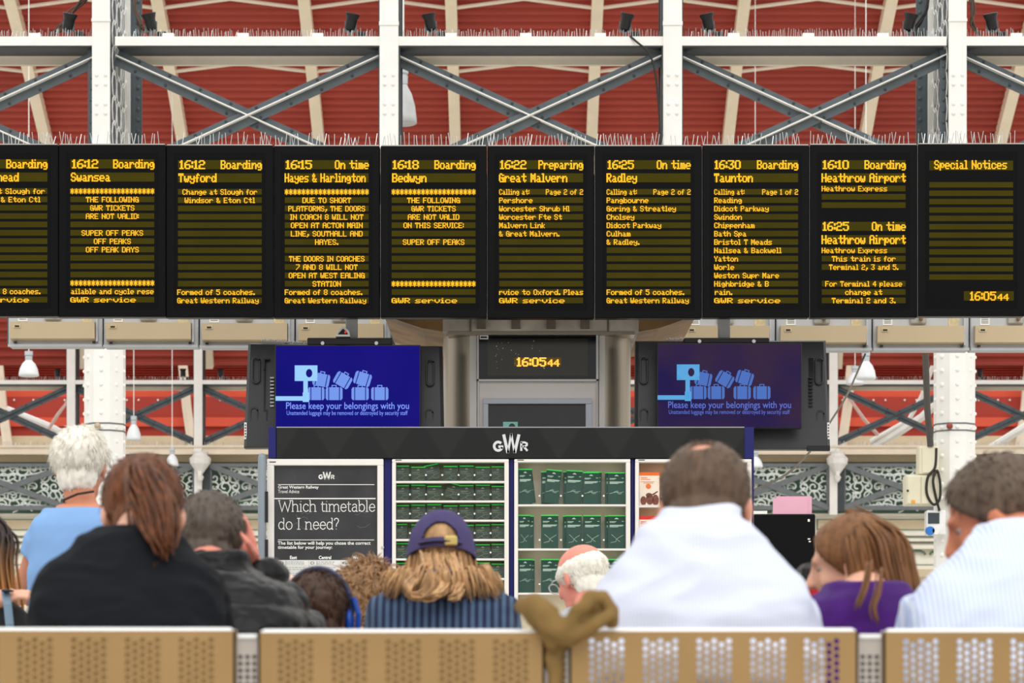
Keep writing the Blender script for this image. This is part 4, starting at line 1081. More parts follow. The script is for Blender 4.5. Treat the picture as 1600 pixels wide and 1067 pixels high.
GRN = M('dark_green_cover', (22, 66, 52), .4, spec=.3, var=.1, scale=9)
GRN2 = M('olive_green_cover', (40, 54, 38), .4, spec=.3, var=.15, scale=9)
LIME = M('lime_edge', (40, 235, 75), .5, var=.03)
PRINT = M('pale_green_print', (176, 198, 182), .6)
PRINT2 = M('dull_green_print', (112, 128, 100), .6)
def leaflet(kind, x0, y0, x1, y1, dd, label, group, ang=0., small=False):
    cx_, by = px((x0 + x1) / 2, dd), pz(y1, dd)
    w, h = (x1 - x0) / F * dd, (y1 - y0) / F * dd
    root = empty('leaflet', (cx_, dd, by), label, 'leaflet', group)
    tilt = .0
    def R(u, v, yy=0.): # u in -.5..5, v 0..1
        X, Z = u * w, v * h
        Zc = Z
        return (cx_ + X * cos(ang) + Zc * sin(ang), dd + yy + v * .012, by + max(0., abs(w / 2 * sin(ang))) + Zc * cos(ang) - X * sin(ang))
    def bx(mb, u0, u1, v0, v1, ya, yb):
        vs = [R(u0, v0, ya), R(u1, v0, ya), R(u1, v1, ya), R(u0, v1, ya), R(u0, v0, yb), R(u1, v0, yb), R(u1, v1, yb), R(u0, v1, yb)]
        mb.add(vs, [[0, 1, 2, 3], [7, 6, 5, 4], [1, 0, 4, 5], [2, 1, 5, 6], [3, 2, 6, 7], [0, 3, 7, 4]])
    if kind == 'green':
        c = MB(); bx(c, -.5, .5, 0, 1, 0, .012); cv = c.build('cover', GRN2 if small else GRN, root)
        c = MB(); bx(c, -.5, .5, .955 if small else .975, 1.02 if small else 1.005, -.001, .0125); c.build('lime_top_edge', LIME, root)
        m = MB(); f = -.001
        # fan-shaped emblem
        a = .16 if small else .12
        va, vb = (.74, .86) if small else (.885, .93)
        pts = [R(-.13, va, f)] + [R(-.13 + .26 * k / 6, va + (vb - va) * sin(pi * k / 6), f) for k in range(1, 6)] + [R(.13, va, f)]
        m.add(pts, [list(range(7))])
        rws = ((.60, .035, -.42, .1), (.54, .02, -.42, .0), (.46, .02, -.42, .3)) if small else ((.80, .02, -.4, -.02), (.775, .012, -.4, -.1), (.69, .022, -.4, .42), (.665, .02, -.4, .35), (.64, .018, -.4, .1), (.81, .018, .3, .42))
        for v, t, u0, u1 in rws: m.add([R(u0, v, f), R(u1, v, f), R(u1, v + t, f), R(u0, v + t, f)], [[0, 1, 2, 3]])
        rr = random.Random(int(x0 * 7 + y0)); 
        def seg(p, q, t=.022):
            d_ = Vector((q[0] - p[0], (q[1] - p[1]) * h / w)); 
            if d_.length < 1e-4: return
            nn = Vector((-d_.y, d_.x)).normalized() * t / 2
            m.add([R(p[0] - nn.x, p[1] - nn.y * w / h, f), R(q[0] - nn.x, q[1] - nn.y * w / h, f), R(q[0] + nn.x, q[1] + nn.y * w / h, f), R(p[0] + nn.x, p[1] + nn.y * w / h, f)], [[0, 1, 2, 3]])
        b0 = .2 if small else .36
        sp_ = .16 if small else .06
        if 'middle' in label or small: lines = [[(-.4, b0 - sp_), (-.1, b0), (.1, b0 + sp_ * .8), (.4, b0 + sp_)], [(-.1, b0), (.15, b0 - sp_), (.38, b0 - sp_ * .6)], [(.1, b0 + sp_ * .8), (.0, b0 + sp_ * 1.6)]]
        else: lines = [[(-.42, b0 - .03), (-.2, b0), (0, b0 + .02), (.2, b0), (.42, b0 + .03)], [(-.2, b0), (-.05, b0 + .05), (.1, b0 + .05)], [(0, b0 + .02), (.12, b0 - .04), (.3, b0 - .02)]]
        if 'middle' in label and not small: lines = [[(-.3, .42), (-.1, .33), (0, .28), (.15, .33), (.38, .4)], [(0, .28), (-.05, .2), (-.35, .17)], [(-.1, .33), (.1, .23), (.2, .2)]]
        for ln in lines:
            for p, q in zip(ln, ln[1:]): seg(p, q)
        m.build('cover_print', PRINT2 if small else PRINT, cv)
    else:
        col = ORG if kind == 'orange' else REDP
        c = MB(); bx(c, -.5, .5, 0, 1, 0, .012); cv = c.build('cover', M('cream_cover', (244, 228, 208), .5), root)
        c = MB(); bx(c, -.5, .5, .9, 1, -.0012, .012); c.build('header_band', col, root)
        m = MB(); f = -.001
        for v, t, u0, u1 in ((.82, .02, -.42, -.1), (.77, .02, -.42, .05), (.70, .016, -.42, .25), (.66, .016, -.3, .2)): m.add([R(u0, v, f), R(u1, v, f), R(u1, v + t, f), R(u0, v + t, f)], [[0, 1, 2, 3]])
        m.add([R(-.05 + .13 * cos(k * pi / 8), .57 + .13 * w / h * sin(k * pi / 8), f) for k in range(16)], [list(range(16))])
        m.build('cover_print', col, cv)
        m = MB()                                          # printed picture of heads and an arm
        for u, v, a, b in ((-.3, .13, .15, .14), (.02, .17, .2, .16), (.3, .15, .17, .17), (-.02, .3, .16, .07)):
            m.add([R(u + a * cos(k * pi / 8), max(.01, v + b * sin(k * pi / 8)), f - .0004) for k in range(16)], [list(range(16))])
        m.add([R(.05, .3, f), R(.2, .3, f), R(.42, .4, f), (R(.4, .43, f)), R(.2, .36, f)], [[0, 1, 2, 3, 4]])
        m.build('cover_picture', M('brown_print', (120, 58, 40), .6, var=.3, scale=60), cv)
    return root
ORG = M('orange_print', (240, 112, 24), .5); REDP = M('red_print', (225, 46, 30), .5)
ordn = ('first', 'second', 'third', 'fourth', 'fifth', 'sixth', 'seventh')
LD = FD + .035
xs = [(619.5, 639), (642.5, 664.5), (667, 689.5), (693, 715), (718, 740), (743, 765.5), (768, 787.5)]
for r_ in range(6):
    top = (727.6, 757.5, 788, 818.5, 848.8, 879)[r_]
    for c in range(7):
        a, b = xs[c]; t = top + ((r_ * 5 + c * 3) % 4) * .6; ang = 0
        if (r_, c) == (0, 2): ang = -.2; t -= 1
        if (r_, c) == (1, 3): ang = .26; t -= 1
        if (r_, c) == (3, 0): t -= 1.5; b -= 3
        leaflet('green', a, t, b, S2[r_] - 2, LD, ('tilted ' if ang else '') + 'small green leaflet, %s from left in the %s row of the seven-column rack' % (ordn[c], ('top', 'second', 'third', 'fourth', 'fifth', 'sixth')[r_]), 'small leaflets in the seven-column rack', ang, True)
def pair(x0, y0, x1, y1, label, back=(), ang=0.):
    leaflet('green', x0, y0, x1, y1, LD, label, 'tall leaflets in the three-shelf rack', ang)
    for i, (a, b, c, g) in enumerate(back):
        leaflet('green', a, b, c, y1, LD + .018 + .016 * i, label.replace('dark green leaflet', 'dark green leaflet behind another'), 'tall leaflets in the three-shelf rack', g)
sh_n = ('top', 'middle', 'bottom')
for s_, (y0, y1) in enumerate(((732.5, 787.5), (804.5, 856.5), (873.5, 925.5))):
    for k, (a, b) in enumerate(((810, 831.5), (845.5, 872.5), (880.5, 909), (911.5, 939), (946, 977))):
        lab = 'dark green leaflet, %s from left on the %s shelf of the tall rack' % (ordn[k], sh_n[s_])
        if s_ == 0:
            if k == 0: pair(a, y0, b, y1, lab, ((b - 13, y0 + 1, b + 6, -.12),))
            elif k == 1: pair(849, y0 + 2.5, 873, y1, lab, ((845.5, y0 + 4, 866, 0),), .1)
            elif k == 2: pair(883, y0 + 3, 908, y1, lab, ((880, y0 + 4, 905, 0),), .05)
            elif k == 3: pair(911, y0 + 5, 936.5, y1, lab, ((914, y0 + 4.5, 939.5, .02),))
            else: pair(950, y0 + 5.5, 977, y1, lab, ((945.5, y0 + 5.5, 970, 0),))
        elif s_ == 1:
            pair(a + (4 if k in (2, 4) else 0), y0 + (0 if k < 2 else .5), b - (3 if k == 0 else 0), y1, lab, ((a + (5 if k in (0, 3) else -1), y0 + 1.3, b + (3 if k == 0 else -1), 0),) if k != 1 else ())
        else: pair(a, y0, b, y1, lab, ((a + 4, y0 + .8, b + 4, 0),))
leaflet('orange', 999, 737.5, 1030.5, 789, LD, 'orange-topped leaflet first on the top shelf of the right rack', 'bright leaflets in the right rack')
leaflet('orange', 1036, 740, 1065, 789, LD, 'orange-topped leaflet half hidden by the balding head', 'bright leaflets in the right rack')
leaflet('red', 999, 806, 1027, 860, LD, 'red-topped leaflet on the second shelf of the right rack', 'bright leaflets in the right rack')

# grey post, monitor, pink folder
r_ = empty('grey_post', (px(409, 14.2), 14.2, 0), 'grey round-topped post at the left end of the kiosk', 'post')
x = px(409, 14.2); zt = pz(708, 14.2)
GP = M('blue_grey_post', (136, 146, 156), .4, var=.04)
MB().tube([(x, 14.22, 0), (x, 14.22, zt - .025), (x, 14.22, zt - .008), (x, 14.22, zt)], [.024, .024, .02, .008], 16).build('tube', GP, r_, smooth=True)
mb = MB()
for k in range(6): mb.box(x + .02, x + .034, 14.2, 14.24, .25 + k * .28, .43 + k * .28)
mb.build('hinge_strip', TVD, r_)
MD = 13.6
r_ = empty('monitor', (px(1226, MD), MD + .1, 0), 'glossy black panel of a tall screen right of the kiosk', 'monitor')
GLB = M('glossy_black', (5, 5, 6), .1, spec=.15, var=.1)
MB().pbox(1178, 803, 1274, 960, MD, .05, .006).build('screen_panel', GLB, r_)
MB().box(px(1200, MD), px(1252, MD), MD + .05, MD + .2, 0, pz(830, MD)).build('pedestal', BLACKP, r_)
mb = MB().box(px(1262, MD), px(1262, MD) + .012, MD - .003, MD, pz(815, MD), pz(811, MD)).pquad(1262, 841, 1266, 843, MD - .002).pquad(1263.5, 845, 1267, 847, MD - .002).build('sticker', PAPER, r_)
zt = pz(803, MD)
fo = tag(MB().box(px(1208, MD), px(1262, MD), MD + .01, MD + .016, zt, zt + .09).box(px(1213, MD), px(1269, MD), MD + .016, MD + .024, zt, zt + .1).build('folder', M('pink_card', (224, 170, 190), .7, var=.06), loc=(px(1238, MD), MD, zt)), 'pink card folder standing on the glossy black panel', 'folder')
tag(MB().box(px(1178, MD), px(1199, MD), MD + .005, MD + .04, zt, zt + .018).build('paper_pad', PAPER, loc=(px(1188, MD), MD, zt)), 'flat white pad on the black panel by the navy post', 'paper')
# ------------------------------------------------------------------ perforated metal bench in front
B = 4.27
TANM = M('tan_perforated_metal', (164, 132, 86), .38, metal=.3, spec=.4, var=.07, scale=5)
SILM = M('silver_rim', (244, 246, 245), .3, metal=.2, var=.03)
b_ = empty('bench', (0, 4.5, 0), 'tan perforated metal bench with four backrests seen from behind along the bottom edge', 'bench')
def perforated(mb, x0, x1, z0, z1, y, th, bands, dia, cw, ch):
    """sheet with staggered round holes: bands = (start, columns); cw, ch = hole pitch across and down"""
    n = 12
    def rect(a, b, c, e_):
        if b - a > 1e-5 and e_ - c > 1e-5: mb.box(a, b, y, y + th, c, e_)
    cur = x0
    for bs, nc in bands:
        rect(cur, bs, z0, z1)
        for c in range(nc):
            a = bs + c * cw; zt = z1 - .011 - (ch / 2 if c % 2 else 0)
            rect(a, a + cw, zt, z1)
            while zt - ch > z0 + .02:
                cx_, cz = a + cw / 2, zt - ch / 2
                ring = [(cx_ + dia / 2 * cos(2 * pi * k / n), cz + dia / 2 * sin(2 * pi * k / n)) for k in range(n)]
                out = []
                for k in range(n):
                    u, v = cos(2 * pi * k / n), sin(2 * pi * k / n); s = min(cw / 2 / max(abs(u), 1e-9), ch / 2 / max(abs(v), 1e-9)); out.append((cx_ + u * s, cz + v * s))
                vs = [(p[0], y, p[1]) for p in ring] + [(p[0], y, p[1]) for p in out] + [(p[0], y + th, p[1]) for p in ring] + [(p[0], y + th, p[1]) for p in out]
                fs = []
                for k in range(n):
                    j = (k + 1) % n
                    fs += [[k, j, n + j, n + k][::-1], [2 * n + k, 2 * n + j, 3 * n + j, 3 * n + k], [k, j, 2 * n + j, 2 * n + k]]
                mb.add(vs, fs)
                # corners of the cell
                for sx_, sz_ in ((1, 1), (-1, 1), (-1, -1), (1, -1)):
                    best = sorted(out, key=lambda p: abs(p[0] - cx_ - sx_ * cw / 2) + abs(p[1] - cz - sz_ * ch / 2))
                    cn = (cx_ + sx_ * cw / 2, cz + sz_ * ch / 2)
                    onx = [p for p in out if abs(p[0] - cn[0]) < 1e-6]; onz = [p for p in out if abs(p[1] - cn[1]) < 1e-6]
                    if onx and onz:
                        p = min(onx, key=lambda q: abs(q[1] - cn[1])); q = min(onz, key=lambda r: abs(r[0] - cn[0]))
                        for yy in (y, y + th): mb.add([(p[0], yy, p[1]), (cn[0], yy, cn[1]), (q[0], yy, q[1])], [[0, 1, 2]])
                zt -= ch
            rect(a, a + cw, z0, zt)
        cur = bs + nc * cw
    rect(cur, x1, z0, z1)
s_ = B / F
zt = pz(986, B)
for i, (a, b) in enumerate(((-88, 368), (403, 851), (889, 1341), (1380, 1832))):
    xa, xb = px(a, B), px(b, B); off = (.001, -.002, .0, -.001)[i]
    mb = MB()
    st = xa + 30 * s_
    perforated(mb, xa, xb, .50, zt + off, B, .003, [(st + k * 84 * s_, 5) for k in range(5)], 9.2 * s_, 11.6 * s_, 11.6 * s_)
    mb.box(xa, xa + .004, B, B + .03, .5, zt + off).box(xb - .004, xb, B, B + .03, .5, zt + off)
    bk = mb.build('backrest', TANM, b_)
    rim = []
    r = .0075
    zc = pz(981, B) - r + off
    pts = [(xa + .002, B + .012, zc - .03), (xa + .004, B + .012, zc - .012), (xa + .014, B + .012, zc), (xb - .014, B + .012, zc), (xb - .004, B + .012, zc - .012), (xb - .002, B + .012, zc - .03)]
    MB().tube([(xa + .004, B + .008, zc), (xa + .01, B + .008, zc), (xb - .01, B + .008, zc), (xb - .004, B + .008, zc)], [r * .5, r, r, r * .5], 12).box(xa + .004, xb - .004, B + .002, B + .05, zc - .004, zc + .004).build('top_rim', SILM, bk)
    if i < 2: MB().box(xa + .004, xb - .004, B + .0045, B + .0085, .5, pz(997, B)).build('rear_sheet', TANM, bk)
    # seat
    MB().box(xa, xb, B + .06, B + .5, .44, .452).box(xa, xb, B + .485, B + .5, .40, .45).build('seat', TANM, b_)
CONN = M('grey_steel_plate', (184, 176, 168), .35, metal=.5, var=.05)
for a, b in ((366, 405), (849, 892), (1339, 1382)):
    xa, xb = px(a, B), px(b, B)
    mb = MB()
    zc = pz(996, B)
    perforated(mb, xa, xb, .46, zc - .022, B + .012, .01, [(px((a + b) / 2, B) - 16.5 * s_, 3)], 6 * s_, 11 * s_, 10.5 * s_) if False else None
    n0 = px((a + b) / 2, B)
    mb.box(xa, xb, B + .012, B + .03, .46, zc)
    cp = mb.build('link_plate', CONN, b_)
    MB().box(xa + .004, xb - .004, B + .005, B + .05, zc - .002, zc + .006, .002).build('cap', SILM, cp)
    mb = MB()
    for c in (-11, 0, 11):
        for r_ in range(28): q = (n0 + c * s_, B + .0115, zc - .034 - r_ * 10.6 * s_); mb.tube([q, (q[0], q[1] + .004, q[2])], 3.5 * s_, 10)
    mb.build('hole_pattern', M('hole_black', (22, 18, 22), .7), cp)
    for s in (-.16, .16):
        MB().bar((n0, B + .28 + s, .42), (n0, B + .28 + s * 1.3, 0), .05, .03).build('leg', CONN, b_)
MB().box(px(-88, B), px(1832, B), B + .24, B + .32, .38, .44).build('beam', CONN, b_)

def backless(x0, x1, y, label):
    r_ = empty('backless_bench', ((x0 + x1) / 2, y, 0), label, 'bench')
    MB().box(x0, x1, y - .18, y + .18, .42, .45, .006).build('seat', TANM, r_)
    for x in (x0 + .1, x1 - .1):
        for s in (-.12, .12): MB().box(x - .02, x + .02, y + s - .02, y + s + .02, 0, .42).build('leg', CONN, r_)
backless(-1.2, -.3, 5.4, 'backless bench under the man in the black puffer jacket')
backless(.55, 1.15, 5.38, 'backless bench under the woman in purple')
backless(-.41, .05, 6.42, 'backless bench under the person in the purple cap')
backless(-2.1, -1.3, 7.2, 'backless bench under the dark-haired woman at the left edge')
backless(.0, .55, 8.55, 'backless bench under the white-haired man in glasses')
backless(-1.2, -.6, 9.75, 'backless bench under the bald sitter by the poster')
backless(-.75, -.25, 6.05, 'backless bench under the child with blue headphones')
backless(-.7, -.2, 7.25, 'backless bench under the person with curly ginger-brown hair')
# ------------------------------------------------------------------ people
def remesh(mb, vox, smooth_it=6, fac=.5):
    me = bpy.data.meshes.new('tmp'); me.from_pydata(mb.v, [], mb.f); me.update()
    bm = bmesh.new(); bm.from_mesh(me); bmesh.ops.recalc_face_normals(bm, faces=bm.faces); bm.to_mesh(me); bm.free()
    o = bpy.data.objects.new('tmp', me); COL.objects.link(o)
    m = o.modifiers.new('r', 'REMESH'); m.mode = 'VOXEL'; m.voxel_size = vox
    if smooth_it:
        s = o.modifiers.new('s', 'SMOOTH'); s.iterations = smooth_it; s.factor = fac
    dg = bpy.context.evaluated_depsgraph_get()
    out = bpy.data.meshes.new_from_object(o.evaluated_get(dg))
    bpy.data.objects.remove(o, do_unlink=True); bpy.data.meshes.remove(me)
    return out
def link(me, name, mat, parent, fn=None):
    base = worldloc(parent)
    nrm = [v.normal.copy() for v in me.vertices]
    for v, n in zip(me.vertices, nrm):
        co = v.co.copy()
        if fn: co = co + n * fn(co, n)
        v.co = co - base
    me.materials.clear(); me.materials.append(mat)
    me.polygons.foreach_set('use_smooth', [True] * len(me.polygons)); me.update()
    o = bpy.data.objects.new(name, me); COL.objects.link(o); o.parent = parent
    return o
def folds(amp, sc, seed, st=(1, 1, 1.0)):
    off = Vector((seed * 3.7, seed * 1.3, seed * 2.1))
    def f(co, n):
        p = Vector((co.x * st[0], co.y * st[1], co.z * st[2])) * sc + off
        a = noise.noise(p + Vector((noise.noise(p * .7), noise.noise(p * .7 + off), 0)) * 1.2)
        return amp * (1 - 2.2 * abs(a)) * .6 + amp * .4 * noise.noise(p * 2.7)
    return f
def puffs(pitch, amp, seed):
    def f(co, n):
        w = noise.noise(co * 5 + Vector((seed, 0, 0))) * .012
        return amp * (abs(sin((co.z + w + co.x * .12) / pitch * pi)) ** .6 - .6) + .006 * noise.noise(co * 28) + .003 * noise.noise(co * 60)
    return f
def ering(c, rx, ry, n=20, ex=2.3, tilt=0., yaw=0.):
    out = []
    for k in range(n):
        a = 2 * pi * k / n; u, v = cos(a), sin(a)
        u = abs(u) ** (2 / ex) * (1 if u > 0 else -1); v = abs(v) ** (2 / ex) * (1 if v > 0 else -1)
        p = Vector((u * rx, v * ry, -v * ry * tilt))
        if yaw: p = Matrix.Rotation(yaw, 3, 'Z') @ p
        out.append(Vector(c) + p)
    return out
HP = [((0, -.012, .035), (.076, .096, .082)), ((0, .03, -.02), (.061, .062, .085)), ((0, .042, -.075), (.05, .045, .036)), ((0, .078, -.096), (.02, .018, .018)),
      ((0, .078, .03), (.048, .017, .013)), ((0, .108, -.024), (.016, .014, .011)), ((.036, .06, -.025), (.025, .021, .024)), ((-.036, .06, -.025), (.025, .021, .024)),
      ((0, .092, -.056), (.021, .009, .006)), ((0, .09, -.066), (.018, .009, .006)), ((0, -.035, -.03), (.06, .055, .068))]
def head_into(mb, c, R, s):
    T = lambda v: c + R @ (Vector(v) * s)
    for p, r in HP: mb.ell(T(p), [q * s for q in r], R, 20, 14)
    mb.tube([T((0, .08, .035)), T((0, .098, 0)), T((0, .11, -.022))], [.008 * s, .010 * s, .014 * s], 10)
    for q in (-1, 1):
        Re = R @ Matrix.Rotation(q * .35, 3, 'Z') @ Matrix.Rotation(-.15, 3, 'X')
        mb.ell(T((q * .079, -.004, -.004)), (.009 * s, .019 * s, .031 * s), Re, 14, 10)
        mb.ell(T((q * .077, .004, -.03)), (.008 * s, .009 * s, .01 * s), Re, 10, 8)
def hand_into(mb, w, dv, up, s=1., curl=.6, side=1):
    """palm, four fingers and a thumb; w wrist, dv pointing direction, up back of the hand"""
    dv = Vector(dv).normalized(); up = Vector(up); up = (up - dv * up.dot(dv)).normalized(); sd = dv.cross(up) * side
    R = Matrix((sd, dv, up)).transposed()
    mb.ell(w + dv * .045 * s, (.04 * s, .052 * s, .016 * s), R, 14, 10)
    for i, (o, L) in enumerate(((-.03, .068), (-.01, .076), (.011, .072), (.03, .056))):
        p = w + dv * (.082 - abs(i - 1.4) * .004) * s + sd * o * s; pts = [w + dv * .05 * s + sd * o * .8 * s, p]; a = .15
        for seg in (.45, .32, .26):
            a += curl * .75; p = p + (dv * cos(a) - up * sin(a)) * L * seg * s; pts.append(p)
        mb.tube(pts, [.010 * s, .0098 * s, .009 * s, .0082 * s, .0065 * s], 8)
    t0 = w + dv * .02 * s - sd * .028 * s
    mb.tube([t0, t0 + (dv * .6 - sd * .8) * .035 * s, t0 + (dv * .85 - sd * .8 - up * .35) * .06 * s, t0 + (dv * 1.0 - sd * .5 - up * .5) * .078 * s], [.014 * s, .012 * s, .010 * s, .007 * s], 8)

def hair_shell(c, R, s, line, th, seed, crown=None, nz=.004, nu=72, nv=54, top=None):
    """closed scalp-following shell: line(az) -> lowest hair height, th thickness or th(az, z); crown = (dir, radius) thinning patch"""
    mb = MB(); rows_ = []; pts = []
    o0 = Vector((0, -.014, .03))
    for j in range(nv + 1):
        t = pi * j / nv; row_ = []
        for i in range(nu):
            a = 2 * pi * i / nu
            u = Vector((sin(t) * sin(a), -sin(t) * cos(a), cos(t)))       # a=0 back of head
            rb = 0
            for (pc, pr) in (HP[0], HP[10], HP[1]):
                k = Vector((u.x / pr[0], u.y / pr[1], u.z / pr[2])); q = o0 - Vector(pc); q = Vector((q.x / pr[0], q.y / pr[1], q.z / pr[2]))
                A, Bq, Cq = k.dot(k), 2 * k.dot(q), q.dot(q) - 1
                D = Bq * Bq - 4 * A * Cq
                if D > 0: rb = max(rb, (-Bq + sqrt(D)) / (2 * A))
            z = o0.z + u.z * rb; az = abs(a if a < pi else a - 2 * pi)
            m = (z - line(az)) / .014; m = max(0., min(1., m)); m = m * m * (3 - 2 * m)
            if crown:
                dd = (u - Vector(crown[0]).normalized()).length / crown[1]
                m *= max(crown[2], min(1., (dd - .75) / .5))
            tt = th(az, z) if callable(th) else th
            nn = noise.noise(Vector((u.x * 9, u.y * 9, u.z * 5)) + Vector((seed * 7.1, 0, 0))) + .6 * noise.noise(Vector((u.x * 24, u.y * 24, u.z * 9)) + Vector((seed, 3, 0)))
            r = rb + (tt + nn * nz) * m - .012 * (1 - m)
            p = c + R @ ((o0 + u * r) * s); row_.append(p); pts.append((p, u, m, az, z))
        rows_.append(row_)
    vs = [p for r_ in rows_ for p in r_]
    fs = [[j * nu + i, j * nu + (i + 1) % nu, (j + 1) * nu + (i + 1) % nu, (j + 1) * nu + i] for j in range(nv) for i in range(nu)]
    mb.add(vs, fs)
    return mb, pts
def tufts(mb, pts, R, n, L, r, seed, lift=.35, wild=.5):
    rnd = random.Random(seed); ok = [p for p in pts if p[2] > .6]
    for _ in range(n):
        p, u, m, az, z = rnd.choice(ok)
        t = Vector((0, 0, -1)) - u * (-u.z); t = (t.normalized() if t.length > .2 else Vector((rnd.uniform(-1, 1), rnd.uniform(-1, 1), 0)).normalized())
        t = (t + Vector((rnd.uniform(-1, 1), rnd.uniform(-1, 1), rnd.uniform(-1, 1))) * wild).normalized()
        l = L * rnd.uniform(.6, 1.3); a = p - R @ u * .004
        mb.tube([a, a + R @ (t * .5 + u * lift) * l * .6, a + R @ (t + u * lift * .3) * l], [r, r * .8, r * .2], 4)
def locks(mb, ctrl, n, spread, r, seed, end=1.0, curl=0.):
    rnd = random.Random(seed)
    for _ in range(n):
        o = Vector((rnd.gauss(0, 1), rnd.gauss(0, 1), rnd.gauss(0, 1))); q = []; m = len(ctrl)
        for i, p in enumerate(ctrl):
            k = spread[min(i, len(spread) - 1)] if isinstance(spread, (list, tuple)) else spread
            q.append(Vector(p) + o * k + Vector((rnd.uniform(-1, 1), rnd.uniform(-1, 1), rnd.uniform(-1, 1))) * k * .25)
        sm = []
        for i in range(m - 1):
            p0, p1, p2, p3 = q[max(0, i - 1)], q[i], q[i + 1], q[min(m - 1, i + 2)]
            for t in (0, .25, .5, .75): sm.append(.5 * ((2 * p1) + (-p0 + p2) * t + (2 * p0 - 5 * p1 + 4 * p2 - p3) * t * t + (-p0 + 3 * p1 - 3 * p2 + p3) * t ** 3))
        sm.append(q[-1])
        N = len(sm); mb.tube(sm, [r * (.6 + .5 * sin(pi * min(1, i / (N - 1) * .9 + .1))) * (1 if i < N - 2 else .5) for i in range(N)], 5)

def torso_rings(hip, neck, shw, drop, off, bulk, lean=.0, yaw=0., topw=.06, neckcut=None):
    hip, neck = Vector(hip), Vector(neck); rr = []
    def ctr(z):
        t = (z - hip.z) / (neck.z - hip.z); t = max(0, min(1.2, t))
        c = hip.lerp(neck, t); c.y -= lean * sin(pi * min(1, t)); return c
    H = neck.z - hip.z
    spec = [(hip.z - .09, .15 * bulk, .10), (hip.z - .06, .178 * bulk, .115), (hip.z + .02, .18 * bulk, .12), (hip.z + H * .25, .165 * bulk, .115), (hip.z + H * .5, .175 * bulk, .122), (neck.z - drop - .12, shw * .84, .12), (neck.z - drop - .05, shw * .86, .112), (neck.z - drop + .005, shw * .84, .1), (neck.z - drop * .6, shw * .74, .088), (neck.z - drop * .25, shw * .46, .075), (neck.z - .002, topw + .022, .066)]
    for z, rx, ry in spec:
        rr.append(ering(ctr(z), rx + off, ry + off, yaw=yaw))
    return rr, ctr
